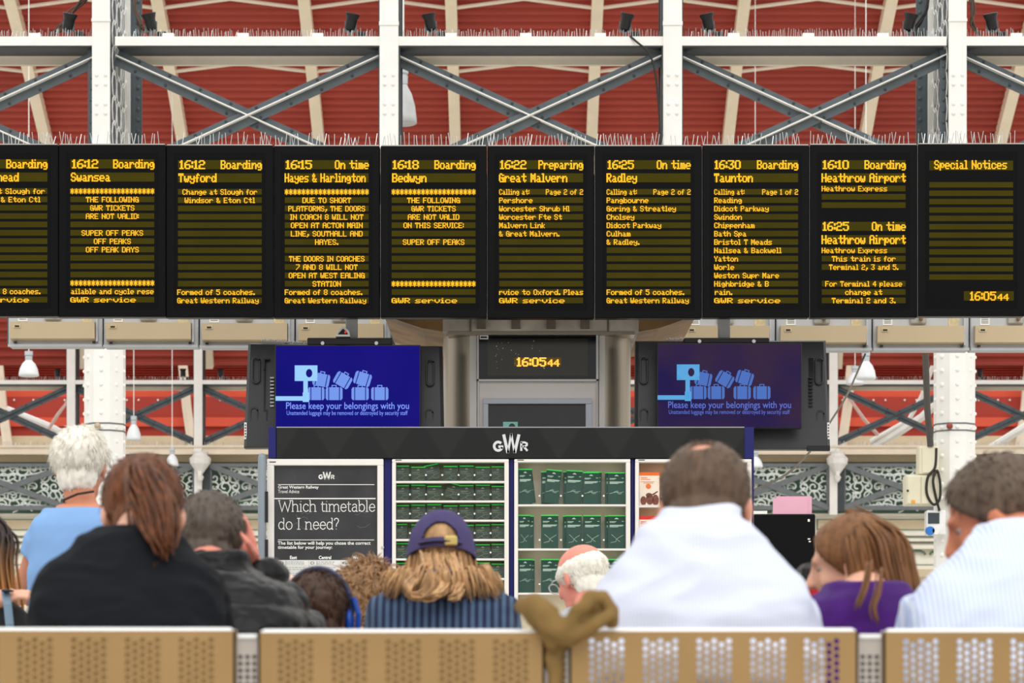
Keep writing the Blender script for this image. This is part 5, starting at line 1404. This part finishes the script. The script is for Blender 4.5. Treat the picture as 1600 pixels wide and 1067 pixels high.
def person(name, label, hip, neck, head, hs, yaw, pitch, roll, shw, drop, skin, garments, bulk=1., lean=.05, larm=None, rarm=None, stand=False, byaw=0., vox=.007, sleeve='long', top=('shirt', None, .012, None), neckr=.054, openneck=0., trouser=None, collar=0.):
    hip, neck, head = Vector(hip), Vector(neck), Vector(head)
    if not stand: hip.z += .048 + .14 * max(0, bulk - 1)
    root = empty(name, (hip.x, hip.y, 0), label, 'person')
    R = Matrix.Rotation(yaw, 3, 'Z') @ Matrix.Rotation(-pitch, 3, 'X') @ Matrix.Rotation(roll, 3, 'Y')
    RB = Matrix.Rotation(byaw, 3, 'Z')
    rr, ctr = torso_rings(hip, neck, shw, drop, 0, bulk, lean, byaw)
    mb = MB(); mb.loft(rr)
    nb = head + R @ Vector((0, -.03, -.045)) * hs
    mb.tube([neck - Vector((0, -.01, .09)), neck - Vector((0, -.015, .03)), nb], [neckr * 1.1, neckr, neckr * .96], 16)
    head_into(mb, head, R, hs)
    arms = []
    for q, arm in ((-1, larm), (1, rarm)):
        S = neck + RB @ Vector((q * (shw - .056 * bulk - top[2] * .8), .005, 0)) - Vector((0, 0, drop + .02))
        if arm is None:
            E = S + RB @ Vector((q * .035, .10, 0)) - Vector((0, 0, .26)); Wr = E + RB @ Vector((-q * .09, .17, -.02)); hd = RB @ Vector((-q * .35, 1, -.15)); up = Vector((0, 0, 1)); cu = .5
        else: E, Wr, hd, up, cu = [Vector(a) if not isinstance(a, (int, float)) else a for a in arm]
        arms.append((S, E, Wr))
        mb.tube([S + RB @ Vector((-q * .05, 0, .0)), S, S.lerp(E, .35), S.lerp(E, .8), E, E.lerp(Wr, .3), E.lerp(Wr, .75), Wr, Wr + hd.normalized() * .03], [.05, .056 * bulk, .05 * bulk, .042 * bulk, .04, .042, .033, .027, .026], 14)
        hand_into(mb, Wr, hd, up, .95 * min(1, hs + .05), cu, q)
    legs = []
    for q in (-1, 1):
        h = hip + RB @ Vector((q * .09 * bulk, .0, 0)) - Vector((0, 0, .02))
        if stand: k = h + Vector((q * .01, .02, -.40 * hip.z / .9)); a = Vector((k.x, k.y - .02, .08))
        else: k = h + RB @ Vector((q * .05, .43 * min(1, hs + .02), 0)); k.z = max(.44, h.z - .02); a = Vector((k.x, k.y + .0, .08))
        legs.append((h, k, a))
        mb.tube([h, h.lerp(k, .5), k, k.lerp(a, .3), k.lerp(a, .8), a], [.085 * bulk, .072, .055, .054, .04, .035], 14)
        mb.ell(a + RB @ Vector((0, .06, -.045)), (.04, .12, .035), RB, 14, 8)
    me = remesh(mb, vox)
    body = link(me, 'body', skin, root)
    # eyes
    for q in (-1, 1):
        e_ = head + R @ (Vector((q * .031, .067, .008)) * hs)
        m = MB().mat(0).ell(e_, .0115 * hs, None, 12, 8); f = R @ Vector((0, 1, 0)); m.mat(1).ell(e_ + f * .0075 * hs, .006 * hs, None, 10, 6)
        m.build('eye', [M('eye_white', (168, 152, 144), .3), M('eye_iris', (60, 48, 40), .2)], root, smooth=True)
    # top garment
    gname, gm, off, fn = top
    rr, ctr = torso_rings(hip + Vector((0, 0, 0)), neck, shw, drop, off, bulk, lean, byaw, topw=.06 + openneck)
    mb = MB()
    if openneck: rr[-1] = [p - Vector((0, 0, .012)) for p in rr[-1]]
    mb.loft(rr)
    for (S, E, Wr), q in zip(arms, (-1, 1)):
        r0 = .056 * bulk + off
        if sleeve == 'long': mb.tube([S + RB @ Vector((-q * .06, 0, .0)), S, S.lerp(E, .35), S.lerp(E, .8), E, E.lerp(Wr, .4), E.lerp(Wr, .97)], [r0 * .95, r0, r0 * .93, .045 * bulk + off, .043 + off, .043 + off, .034 + off], 16)
        else: mb.tube([S + RB @ Vector((-q * .06, 0, .0)), S, S.lerp(E, .25), S.lerp(E, .5), S.lerp(E, .53)], [r0 * .95, r0, r0 * .97, r0 * .98, r0 * .96], 16)
    if gname in ('shirt', 'jacket', 'puffer_jacket') and not openneck:
        d_ = (nb - neck).normalized(); d_.z = min(d_.z, .35)
        mb.loft([ering(neck - Vector((0, 0, .04)), neckr + .035 + off * .4, neckr + .026 + off * .6), ering(neck + Vector((0, .008, .004)), neckr + .016 + off * .5, neckr + .014 + off * .6), ering(neck + d_ * .014 + Vector((0, .006, .012)), neckr + .009 + off * .4, neckr + .006 + off * .4)] + ([ering(neck + d_ * (.014 + collar * .5) + Vector((0, .006, .012 + collar)), neckr + .012 + off * .5, neckr + .008 + off * .5)] if collar else []))
    me = remesh(mb, .009 if gname != 'puffer_jacket' else .008, 10)
    g = link(me, gname, gm, root, fn)
    mb = MB()
    for h, k, a in legs: mb.tube([h + Vector((0, 0, .0)), h.lerp(k, .5), k, k.lerp(a, .4), a + Vector((0, 0, .0))], [.1 * bulk, .088, .072, .066, .058], 14)
    mb.loft(torso_rings(hip, neck, shw, drop, .016, bulk, lean, byaw)[0][:3])
    link(remesh(mb, .012), 'trousers', trouser or M('dark_trousers', (52, 52, 58), .8), root)
    for h, k, a in legs:
        m = MB().ell(a + RB @ Vector((0, .06, -.04)), (.048, .135, .046), RB, 16, 10); m.v = [(x, y, max(.002, z)) for x, y, z in m.v]
        m.build('shoe', M('dark_shoe', (40, 36, 34), .5), root, smooth=True)
    return root, R, body
def line_std(front=.062, side=-.012, back=-.085):
    def f(az):
        t = az / pi
        if t < .38: return back
        if t < .62: k = (t - .38) / .24; return back + (side - back) * k * k * (3 - 2 * k)
        k = (t - .62) / .3; k = min(1, k); return side + (front - side) * k
    return f
def hairmat(n, rgb, rough=.55, var=.35, st=(40, 40, 8)): return M(n, rgb, rough, spec=.35, var=var, scale=1.6, stretch=st)
def skinm(n, rgb): return M(n, rgb, .55, spec=.3, var=.08, scale=14, bump=.08, bscale=90)
SK1 = skinm('skin_fair', (226, 172, 146)); SK2 = skinm('skin_pink', (232, 150, 132)); SK3 = skinm('skin_tan', (206, 138, 108)); SK4 = skinm('skin_pale', (238, 196, 178))

# A: auburn ponytail, black jacket
h = P(223, 806, 5.0)
JK = M('black_jacket', (19, 22, 27), .8, spec=.12, var=.2, scale=3)
A, R, _ = person('person', 'person with an auburn ponytail in a black jacket, seated on the bench', (px(192, 4.6), 4.6, .54), P(206, 834, 4.78), h, .98, .25, .5, 0, .196, .115, SK1, None, bulk=1.1, lean=.05, top=('jacket', JK, .022, folds(.007, 9, 1, (1, 1, 2))))
AUB = hairmat('auburn_hair', (98, 54, 24), var=.6)
mb, pts = hair_shell(h, R, .98, line_std(.06, .0, -.078), .010, 1, nz=.003)
tufts(mb, pts, R, 500, .03, .0016, 1, .05, .25)
tie = P(222, 752, 4.87)
ctl = [tie + Vector((0, .03, .0)), tie + Vector((.004, -.03, .008)), P(230, 772, 4.78), P(241, 805, 4.73), P(250, 836, 4.68), P(256, 858, 4.64)]
mb.tube(ctl, [.018, .027, .04, .042, .03, .008], 14)
locks(mb, ctl, 160, [.005, .012, .019, .02, .015, .011], .0035, 2)
mb.build('hair', AUB, A, smooth=True)
MB().tube([tie + Vector((0, .012, 0)), tie + Vector((.001, -.012, .003))], .021, 14).build('hair_tie', AUB, A)

# B: man in black puffer jacket, hands raised to his face
h = P(328, 854, 5.8)
PUF = M('black_puffer_nylon', (7, 8, 10), .33, spec=.22, var=.2, scale=8)
nk = P(336, 890, 5.6)
hr = P(392, 848, 5.82)
B_, R, _ = person('person', 'person with short greying hair in a shiny black puffer jacket, hand raised to the face', (px(345, 5.38), 5.38, .54), nk, h, 1.0, -.1, .35, 0, .2, .09, SK2, None, bulk=1.05, lean=.05, vox=.006, collar=.022,
   rarm=(nk + Vector((.24, .12, -.26)), hr + Vector((.005, .0, -.07)), Vector((-.05, .02, 1)), Vector((1, .25, 0)), .15), top=('puffer_jacket', PUF, .034, puffs(.07, .016, 2)))
GRYH = hairmat('greying_hair', (84, 74, 66))
mb, pts = hair_shell(h, R, 1.0, line_std(.06, -.01, -.118), .012, 2, nz=.005)
tufts(mb, pts, R, 900, .02, .0016, 2, .4, .5)
mb.build('hair', GRYH, B_, smooth=True)

# C: standing, white hair, blue t-shirt
h = P(126, 731, 8.1)
TEE = M('pale_blue_jersey', (132, 172, 222), .85, spec=.15, var=.05, scale=5)
nk = P(127, 788, 8.05)
C_, R, _ = person('person', 'standing person with short white hair in a pale blue t-shirt', (px(122, 8.1), 8.1, .9), nk, h, 1.0, -.12, .12, 0, .18, .075, SK3, None, bulk=.9, lean=.02, stand=True, sleeve='short', openneck=.045, top=('t_shirt', TEE, .012, folds(.007, 7, 3, (1, 1, .8))),
   larm=(P(42, 906, 8.1), P(30, 935, 8.3), Vector((.3, 1, .1)), Vector((0, 0, 1)), .5))
WHH = hairmat('white_hair', (240, 236, 224), var=.12)
mb, pts = hair_shell(h, R, 1.0, line_std(.055, -.03, -.09), lambda az, z: .010 + .008 * max(0, min(1, (z + .02) / .08)), 3, nz=.006)
tufts(mb, pts, R, 1500, .035, .0022, 3, .12, .3)
mb.build('hair', WHH, C_, smooth=True)
MB().tube([nk + Vector((-.062, .02, .005)), nk + Vector((-.05, -.045, .012)), nk + Vector((0, -.066, .03)), nk + Vector((.05, -.045, .04))], .004, 6).build('necklace_cord', BLACKP, C_)

# D: left edge, long dark hair with light ends
h = P(-30, 866, 7.2)
OMB = bpy.data.materials.new('ombre_hair'); OMB.use_nodes = True
n, l = OMB.node_tree.nodes, OMB.node_tree.links
co = n.new('ShaderNodeTexCoord'); s = n.new('ShaderNodeSeparateXYZ'); l.new(co.outputs['Object'], s.inputs[0]); r = n.new('ShaderNodeValToRGB')
mr = n.new('ShaderNodeMapRange'); mr.inputs['From Min'].default_value = .98; mr.inputs['From Max'].default_value = 1.2; l.new(s.outputs['Z'], mr.inputs['Value']); l.new(mr.outputs[0], r.inputs[0])
r.color_ramp.elements[0].color = (*lin((196, 130, 52)), 1); r.color_ramp.elements[1].color = (*lin((44, 28, 24)), 1); l.new(r.outputs[0], n['Principled BSDF'].inputs['Base Color'])
nk = P(-34, 925, 7.1)
D_, R, _ = person('person', 'dark-haired person with long golden hair ends holding a phone at the left edge', (px(-36, 7.2), 7.2, .54), nk, h, .98, -.5, .2, 0, .18, .09, SK1, None, bulk=.95, vox=.006, top=('vest', M('black_vest', (26, 26, 30), .8), .010, folds(.006, 9, 4)), sleeve='short',
   rarm=(P(-2, 992, 7.2), P(-6, 936, 7.02), Vector((1, .05, .2)), Vector((0, -.3, 1)), .25))
mb, pts = hair_shell(h, R, .98, line_std(.06, -.04, -.1), .016, 4, nz=.005)
for k in range(26):
    a = -1.9 + k * 3.8 / 25
    p0 = h + R @ (Vector((sin(a) * .085, -cos(a) * .10 - .01, .06)))
    p1 = h + R @ Vector((sin(a) * .095, -cos(a) * .115 - .01, -.02)); p2 = p1 + Vector((sin(a) * .012, -.01, -.1)); p3 = p2 + Vector((sin(a) * .01, .0, -.07 - .03 * (k % 3)))
    locks(mb, [h + R @ Vector((0, -.03, .12)), p0, p1, p2, p3], 9, [.006, .009, .011, .013, .012], .004, 40 + k)
mb.build('hair', OMB, D_, smooth=True)
tag(MB().box(px(4, 6.98), px(20, 6.98), 6.96, 7.0, pz(925, 6.98), pz(921, 6.98), .003).build('phone', BLACKP, loc=P(12, 925, 6.98)), 'black phone held in the hand at the left edge', 'phone')
MB().tube([P(8, 922, 7.0), P(12, 945, 6.96), P(15, 975, 6.95), P(14, 1000, 6.96)], .012, 6, flat=.4).build('bag_strap', M('denim_strap', (116, 140, 160), .8), D_)

# E: bald sitter far off
h = P(447, 943, 9.8)
E_, R, _ = person('person', 'bald person whose pink scalp just shows below the poster', (px(447, 9.75), 9.75, .54), P(447, 985, 9.75), h, 1.0, 0, .2, 0, .2, .09, SK4, None, top=('shirt', M('grey_shirt', (120, 124, 130), .8), .012, folds(.006, 8, 5)))

# F: child with headphones
h = P(496, 962, 6.1)
F_, R, _ = person('person', 'dark-haired child wearing blue headphones, head just above the bench', (px(496, 6.05), 6.05, .53), P(496, 1012, 6.05), h, .83, 0, .15, 0, .15, .07, SK1, None, bulk=.8, top=('shirt', M('red_brown_top', (110, 50, 46), .8), .010, folds(.005, 9, 6)))
BRH = hairmat('dark_brown_hair', (70, 48, 34))
mb, pts = hair_shell(h, R, .83, line_std(.05, -.045, -.085), .014, 6, nz=.006)
tufts(mb, pts, R, 800, .035, .002, 6, .15, .3)
mb.build('hair', BRH, F_, smooth=True)
hp = empty('headphones', h + Vector((0, 0, -.02)), 'blue headphones over the dark-haired child', 'headphones')
HB = M('headphone_blue', (24, 72, 165), .35)
arc = [h + R @ Vector((.086 * sin(a), -.01, .01 + .108 * cos(a))) for a in [-1.65 + k * 3.3 / 20 for k in range(21)]]
MB().tube(arc, .008, 8, flat=.9).build('headband', M('headphone_navy', (30, 40, 80), .4), hp)
for q in (-1, 1):
    c = h + R @ Vector((q * .080, 0, -.015))
    MB().ell(c, (.013, .028, .034), None, 14, 10).build('ear_cup', HB, hp, smooth=True)
    MB().tube([c + Vector((q * .012, -.012, .06)), c + Vector((q * .024, -.02, .02)), c + Vector((q * .022, -.015, -.06))], .007, 8).build('cable_arm', HB, hp)

# G: curly ginger hair
h = P(570, 948, 7.3)
G_, R, _ = person('person', 'person with curly ginger-brown hair between the headphones and the striped shirt', (px(575, 7.25), 7.25, .54), P(575, 1000, 7.22), h, 1.0, -.3, .3, .12, .16, .08, SK1, None, bulk=.9, top=('shirt', M('dark_green_top', (50, 60, 56), .8), .012, folds(.006, 8, 7)))
mb, pts = hair_shell(h, R, 1.0, line_std(.05, -.04, -.09), .014, 7, nz=.012)
tufts(mb, pts, R, 1500, .032, .0026, 7, .6, 1.1)
mb.build('hair', hairmat('ginger_curls', (160, 124, 88)), G_, smooth=True)

# H: cap, long fair hair, striped shirt
h = P(690, 872, 6.55)
STR = stripes('navy_striped_shirt', (36, 46, 74), (78, 100, 128), 50, 'X', sharp=.1)
nk = P(692, 900, 6.38)
H_, R, _ = person('person', 'person in a purple cap with long fair hair and a navy striped shirt', (px(690, 6.42), 6.42, .54), nk, h, 1.0, .0, .3, 0, .205, .085, SK1, None, bulk=1.1, lean=.06, top=('shirt', STR, .016, folds(.009, 7, 8, (1, 1, 1.6))))
FAIR = hairmat('fair_hair', (190, 150, 106))
mb, pts = hair_shell(h, R, 1.0, line_std(.05, -.05, -.1), lambda az, z: .003 if z > -.02 else .012, 8, nz=.002)
rnd = random.Random(9)
for k in range(30):
    a = -1.5 + k * 3.0 / 29
    p0 = h + R @ Vector((sin(a) * .078, -cos(a) * .092 - .012, -.012)); p1 = h + Vector((sin(a) * .088, -cos(a) * .11 - .02, -.06))
    p2 = nk + Vector((sin(a) * .122, -.09 - .035 * cos(a), .002)); p3 = nk + Vector((sin(a) * .148, -.095 - .05 * cos(a), -.048 - .014 * cos(a) * rnd.random()))
    locks(mb, [p0, p1, p2, p3], 10, [.006, .008, .009, .007], .0026, 80 + k)
def pl(lst, d_): return [P(x, y, dd) for (x, y), dd in zip(lst, d_)]
for lst in ([(664, 868), (668, 890), (652, 905), (638, 918), (640, 930), (658, 931), (672, 918), (672, 900)], [(682, 868), (686, 890), (692, 910), (684, 925), (668, 931), (655, 926)], [(690, 880), (702, 898), (700, 915), (688, 927), (672, 930)], [(702, 872), (716, 900), (721, 918), (714, 932), (704, 935)], [(706, 870), (712, 892), (716, 910), (708, 930)]):
    n_ = len(lst); locks(mb, pl(lst, [6.40 - .225 * min(1, i / 3) for i in range(n_)]), 30, [.006, .006, .005, .0045, .004], .003, 200 + lst[0][0])
mb.build('hair', FAIR, H_, smooth=True)
CAPM = M('purple_cap_cotton', (76, 68, 108), .85, spec=.15, var=.08, scale=30)
cp = empty('cap', h + Vector((0, 0, .02)), 'purple baseball cap worn back to front of the leaflet rack', 'cap')
cp['label'] = 'purple cotton cap with a back strap on the fair-haired person'
mb = MB()
Rc = R; nu, nv = 144, 56; vs = []; fs = []
def capp(a, t, ex=0.):                                    # a: 0 back; t: 0 rim .. 1 button
    z = -.012 + .0 * cos(a)
    el = t * pi / 2
    return h + Rc @ Vector(((.094 + ex) * cos(el) ** .8 * sin(a), -.016 - (.115 + ex) * cos(el) ** .8 * cos(a), z + (.135 + ex) * sin(el)))
def is_open(a, t):                                        # half-moon opening above the strap
    a = (a + pi) % (2 * pi) - pi
    return abs(a) < .55 and .12 < t < .12 + .26 * sqrt(max(0, 1 - (a / .55) ** 2))
for j in range(nv + 1):
    for i in range(nu): vs.append(capp(2 * pi * i / nu, j / nv))
for j in range(nv + 1):
    for i in range(nu): vs.append(capp(2 * pi * i / nu, j / nv, -.004))
N = (nv + 1) * nu
for j in range(nv):
    for i in range(nu):
        if is_open(2 * pi * (i + .5) / nu, (j + .5) / nv): continue
        k = (i + 1) % nu
        fs += [[j * nu + i, j * nu + k, (j + 1) * nu + k, (j + 1) * nu + i], [N + (j + 1) * nu + i, N + (j + 1) * nu + k, N + j * nu + k, N + j * nu + i]]
mb.add(vs, fs); mb.build('crown', CAPM, cp, smooth=True)
MB().ell(capp(0, 1), .008, None, 10, 6).build('button', CAPM, cp)
mb = MB(); mb.loft([[capp(pi + a, .02, e_ + o2) + Rc @ Vector((0, e2, -.0)) for o2, e2 in ((0, 0), (0, .0), (0, 0))] for a, e_ in ((-.9, 0), (0, 0), (.9, 0))]) if False else None
rim = [capp(pi + a, .02) for a in [-1.1 + k * 2.2 / 12 for k in range(13)]]
out = [p + Rc @ Vector((0, .065 * max(0, cos((k - 6) / 6 * 1.45)), -.012)) for k, p in enumerate(rim)]
mb = MB(); mb.add(rim + out + [p - Vector((0, 0, .003)) for p in rim + out], [[k, k + 1, 13 + k + 1, 13 + k] for k in range(12)] + [[26 + 13 + k, 26 + 13 + k + 1, 26 + k + 1, 26 + k] for k in range(12)] + [[13 + k, 14 + k, 39 + k + 1, 39 + k] for k in range(12)])
mb.build('peak', CAPM, cp, smooth=True)
mb = MB(); sr = [capp(a, .06, .003) for a in [-.6 + k * 1.2 / 10 for k in range(11)]]
mb.tube(sr, .011, 8, flat=.35); st = mb.build('strap', M('purple_strap', (60, 52, 84), .8), cp)
bk = capp(.28, .06, .008); MB().box(bk.x - .017, bk.x + .017, bk.y - .006, bk.y + .004, bk.z - .013, bk.z + .013, .004).build('buckle', M('brass_buckle', (206, 184, 110), .35, metal=.4), st)

# I: white-haired balding man with glasses
h = P(909, 905, 8.6)
I_, R, _ = person('person', 'balding person with white side hair and glasses, looking down', (px(920, 8.5), 8.5, .54), P(918, 955, 8.5), h, 1.02, .75, .35, 0, .2, .09, SK2, None, top=('shirt', M('pale_grey_shirt', (170, 172, 176), .8), .012, folds(.006, 8, 9)))
mb, pts = hair_shell(h, R, 1.02, line_std(.03, -.02, -.08), .008, 9, crown=((0, .05, 1), 1.12, 0.), nz=.004)
tufts(mb, pts, R, 700, .02, .0018, 9, .3, .4)
mb.build('hair', WHH, I_, smooth=True)
gl = empty('glasses', h + R @ Vector((0, .1, .01)), 'thin-framed glasses on the balding white-haired person', 'glasses')
for q in (-1, 1):
    c = h + R @ Vector((q * .033, .112, .005)) * 1.0
    MB().tube([c + R @ Vector((.024 * cos(a), 0, .018 * sin(a))) for a in [k * pi / 8 for k in range(17)]], .0022, 5).build('rim', STEELW, gl)
    MB().tube([c + R @ Vector((q * .024, 0, .008)), h + R @ Vector((q * .083, .06, .012)), h + R @ Vector((q * .088, -.012, .008))], .002, 5).build('temple_arm', STEELW, gl)
    MB().loft([[c + R @ Vector((.022 * cos(a), e_, .016 * sin(a))) for a in [k * pi / 8 for k in range(16)]] for e_ in (-.001, .001)]).build('lens', ACR, gl)

# J: balding brown-haired man in white shirt
h = P(1103, 797, 4.72)
WSH = stripes('white_fine_check_shirt', (204, 212, 234), (222, 226, 240), 160, 'X', sharp=.0)
nk = P(1092, 814, 4.6)
J_, R, _ = person('person', 'broad person with thinning brown hair in a white shirt, seated on the bench', (px(1087, 4.58), 4.58, .54), nk, h, 1.04, -.18, .42, 0, .235, .185, skinm('skin_warm', (214, 150, 124)), None, bulk=1.25, lean=.05, neckr=.058, collar=.018, top=('shirt', WSH, .016, folds(.014, 5, 10, (1, 1, 2.2))))
BR2 = hairmat('short_brown_hair', (92, 72, 56))
mb, pts = hair_shell(h, R, 1.04, line_std(.06, -.005, -.102), .008, 10, crown=((-.06, -.74, .67), .24, .0), nz=.002)
tufts(mb, pts, R, 1500, .014, .0012, 10, .4, .5)
mb.build('hair', BR2, J_, smooth=True)

# K: woman in purple, long brown hair, face turned left
h = P(1332, 886, 5.6)
PUR = M('purple_knit', (66, 24, 104), .9, spec=.1, var=.15, scale=30, bump=.1, bscale=120, sheen=.1)
nk = P(1352, 908, 5.46)
K_, R, _ = person('person', 'person in purple with long light brown hair and the face turned left', (px(1350, 5.35), 5.35, .53), nk, h, .96, 1.3, .2, 0, .165, .075, SK1, None, bulk=.95, lean=.05, byaw=.3, top=('jumper', PUR, .018, folds(.006, 8, 11)))
LBR = hairmat('light_brown_hair', (122, 82, 48))
mb, pts = hair_shell(h, R, .96, line_std(.07, -.03, -.1), .012, 11, nz=.003)
for k in range(40):
    a = -1.55 + k * 2.95 / 39
    cs = cos(a); p0 = h + R @ Vector((sin(a) * .084, -cs * .10 - .012, .05)); p1 = h + R @ Vector((sin(a) * .094, -cs * .108 - .012, -.02)); p2 = h + R @ Vector((sin(a) * .096, -cs * .108 - .012, -.085))
    p3 = h + R @ Vector((sin(a) * .094, -cs * .10 - .012, -.145 - .015 * cs + .012 * sin(a)))
    locks(mb, [h + R @ Vector((0, -.02, .118)), p0, p1, p2, p3], 10, [.006, .008, .009, .009, .008], .0035, 300 + k)
locks(mb, pl([(1356, 880), (1352, 905), (1345, 930), (1336, 950)], [5.3, 5.27, 5.25, 5.24]), 10, .004, .002, 77)
locks(mb, pl([(1378, 890), (1374, 925), (1366, 950), (1372, 972)], [5.32, 5.27, 5.25, 5.24]), 10, .004, .002, 78)
mb.build('hair', LBR, K_, smooth=True)
sc_ = empty('suitcase', (px(1275, 6.12), 6.12, 0), 'tall black suitcase standing behind the person in purple', 'suitcase')
c = P(1274, 905, 6.1); zs = c.z - .1
MB().box(c.x - .1, c.x + .16, 6.02, 6.22, .05, zs, .02).build('shell', BLACKP, sc_)
for q in (-.06, .12): MB().tube([(c.x + q - .015, 6.12, .03), (c.x + q + .015, 6.12, .03)], .03, 12).build('wheel', BLACKP, sc_)
hb = empty('handbag', (c.x, 6.12, zs), 'black and red bag in front of the face of the person in purple', 'bag')
MB().box(c.x - .035, c.x + .06, 6.05, 6.2, zs, c.z + .01, .02).build('body', M('red_fabric', (190, 30, 44), .7), hb)
MB().box(c.x - .04, c.x + .05, 6.04, 6.21, c.z - .02, c.z + .04, .015).build('flap', M('black_patterned', (40, 36, 36), .5, var=.6, scale=40), hb)

# L: man in pale striped shirt, profile to the left
h = P(1560, 814, 4.92)
BST = stripes('pale_blue_striped_shirt', (190, 204, 234), (220, 228, 243), 115, 'X', sharp=.1)
nk = P(1590, 838, 4.7)
L_, R, _ = person('person', 'person with short grey-brown hair in a pale blue striped shirt looking left', (px(1592, 4.58), 4.58, .54), nk, h, 1.04, 1.25, .4, 0, .24, .155, skinm('skin_ruddy', (208, 132, 100)), None, bulk=1.2, lean=.05, neckr=.06, vox=.006, byaw=.1, collar=.014, top=('shirt', BST, .016, folds(.012, 6, 12, (1, 1, 1.8))))
mb, pts = hair_shell(h, R, 1.04, line_std(.07, -.012, -.085), .011, 12, nz=.003)
tufts(mb, pts, R, 1400, .02, .0014, 12, .25, .4)
mb.build('hair', hairmat('grey_brown_hair', (92, 76, 62)), L_, smooth=True)

# coat hung over the bench back
KH = M('khaki_cotton', (132, 106, 64), .85, spec=.15, var=.12, scale=6)
mb = MB(); dd = 4.27
def e2(x, y, rx, ry, dep, oy=0., rot=0.): mb.ell(P(x, y, dd) + Vector((0, oy, 0)), (rx * dd / F, dep, ry * dd / F), Matrix.Rotation(rot, 3, 'Y'), 18, 12)
def t2(pts, r, fl=1.): mb.tube([P(x, y, dd) + Vector((0, o, 0)) for x, y, o in pts], [q * dd / F for q in r], 14, True, fl)
e2(838, 950, 28, 15, .035, .03, .15); e2(850, 965, 26, 22, .03, .005, .5)
t2([(812, 946, .03), (836, 946, -.01), (858, 960, -.035), (872, 984, -.045), (878, 1004, -.03)], [12, 16, 17, 13, 8])
t2([(826, 950, .0), (846, 968, -.03), (858, 990, -.03), (864, 1012, -.01)], [10, 11, 11, 9])
t2([(884, 1002, -.03), (888, 978, -.05), (902, 954, -.06), (924, 934, -.05), (942, 932, -.035), (953, 950, -.03), (956, 974, -.01)], [9, 9, 10, 10, 9, 9, 11])
t2([(884, 1002, -.03), (905, 990, -.045), (930, 975, -.055), (950, 962, -.04), (957, 974, -.01)], [10, 10, 9, 8, 8])
t2([(940, 936, .03), (925, 960, .05), (900, 990, .035), (880, 1005, .01)], [16, 20, 18, 12])
t2([(866, 985, .02), (868, 1015, .012), (869, 1050, .012), (869, 1110, .015), (869, 1160, .015)], [20, 19, 15, 15, 12], .6)
me = remesh(mb, .0055, 8)
CL = ('khaki coat slung over the gap between the two middle backrests', 'coat')
tag(link(me, 'coat', KH, None, folds(.009, 15, 13, (1, 1, 1))), *CL)
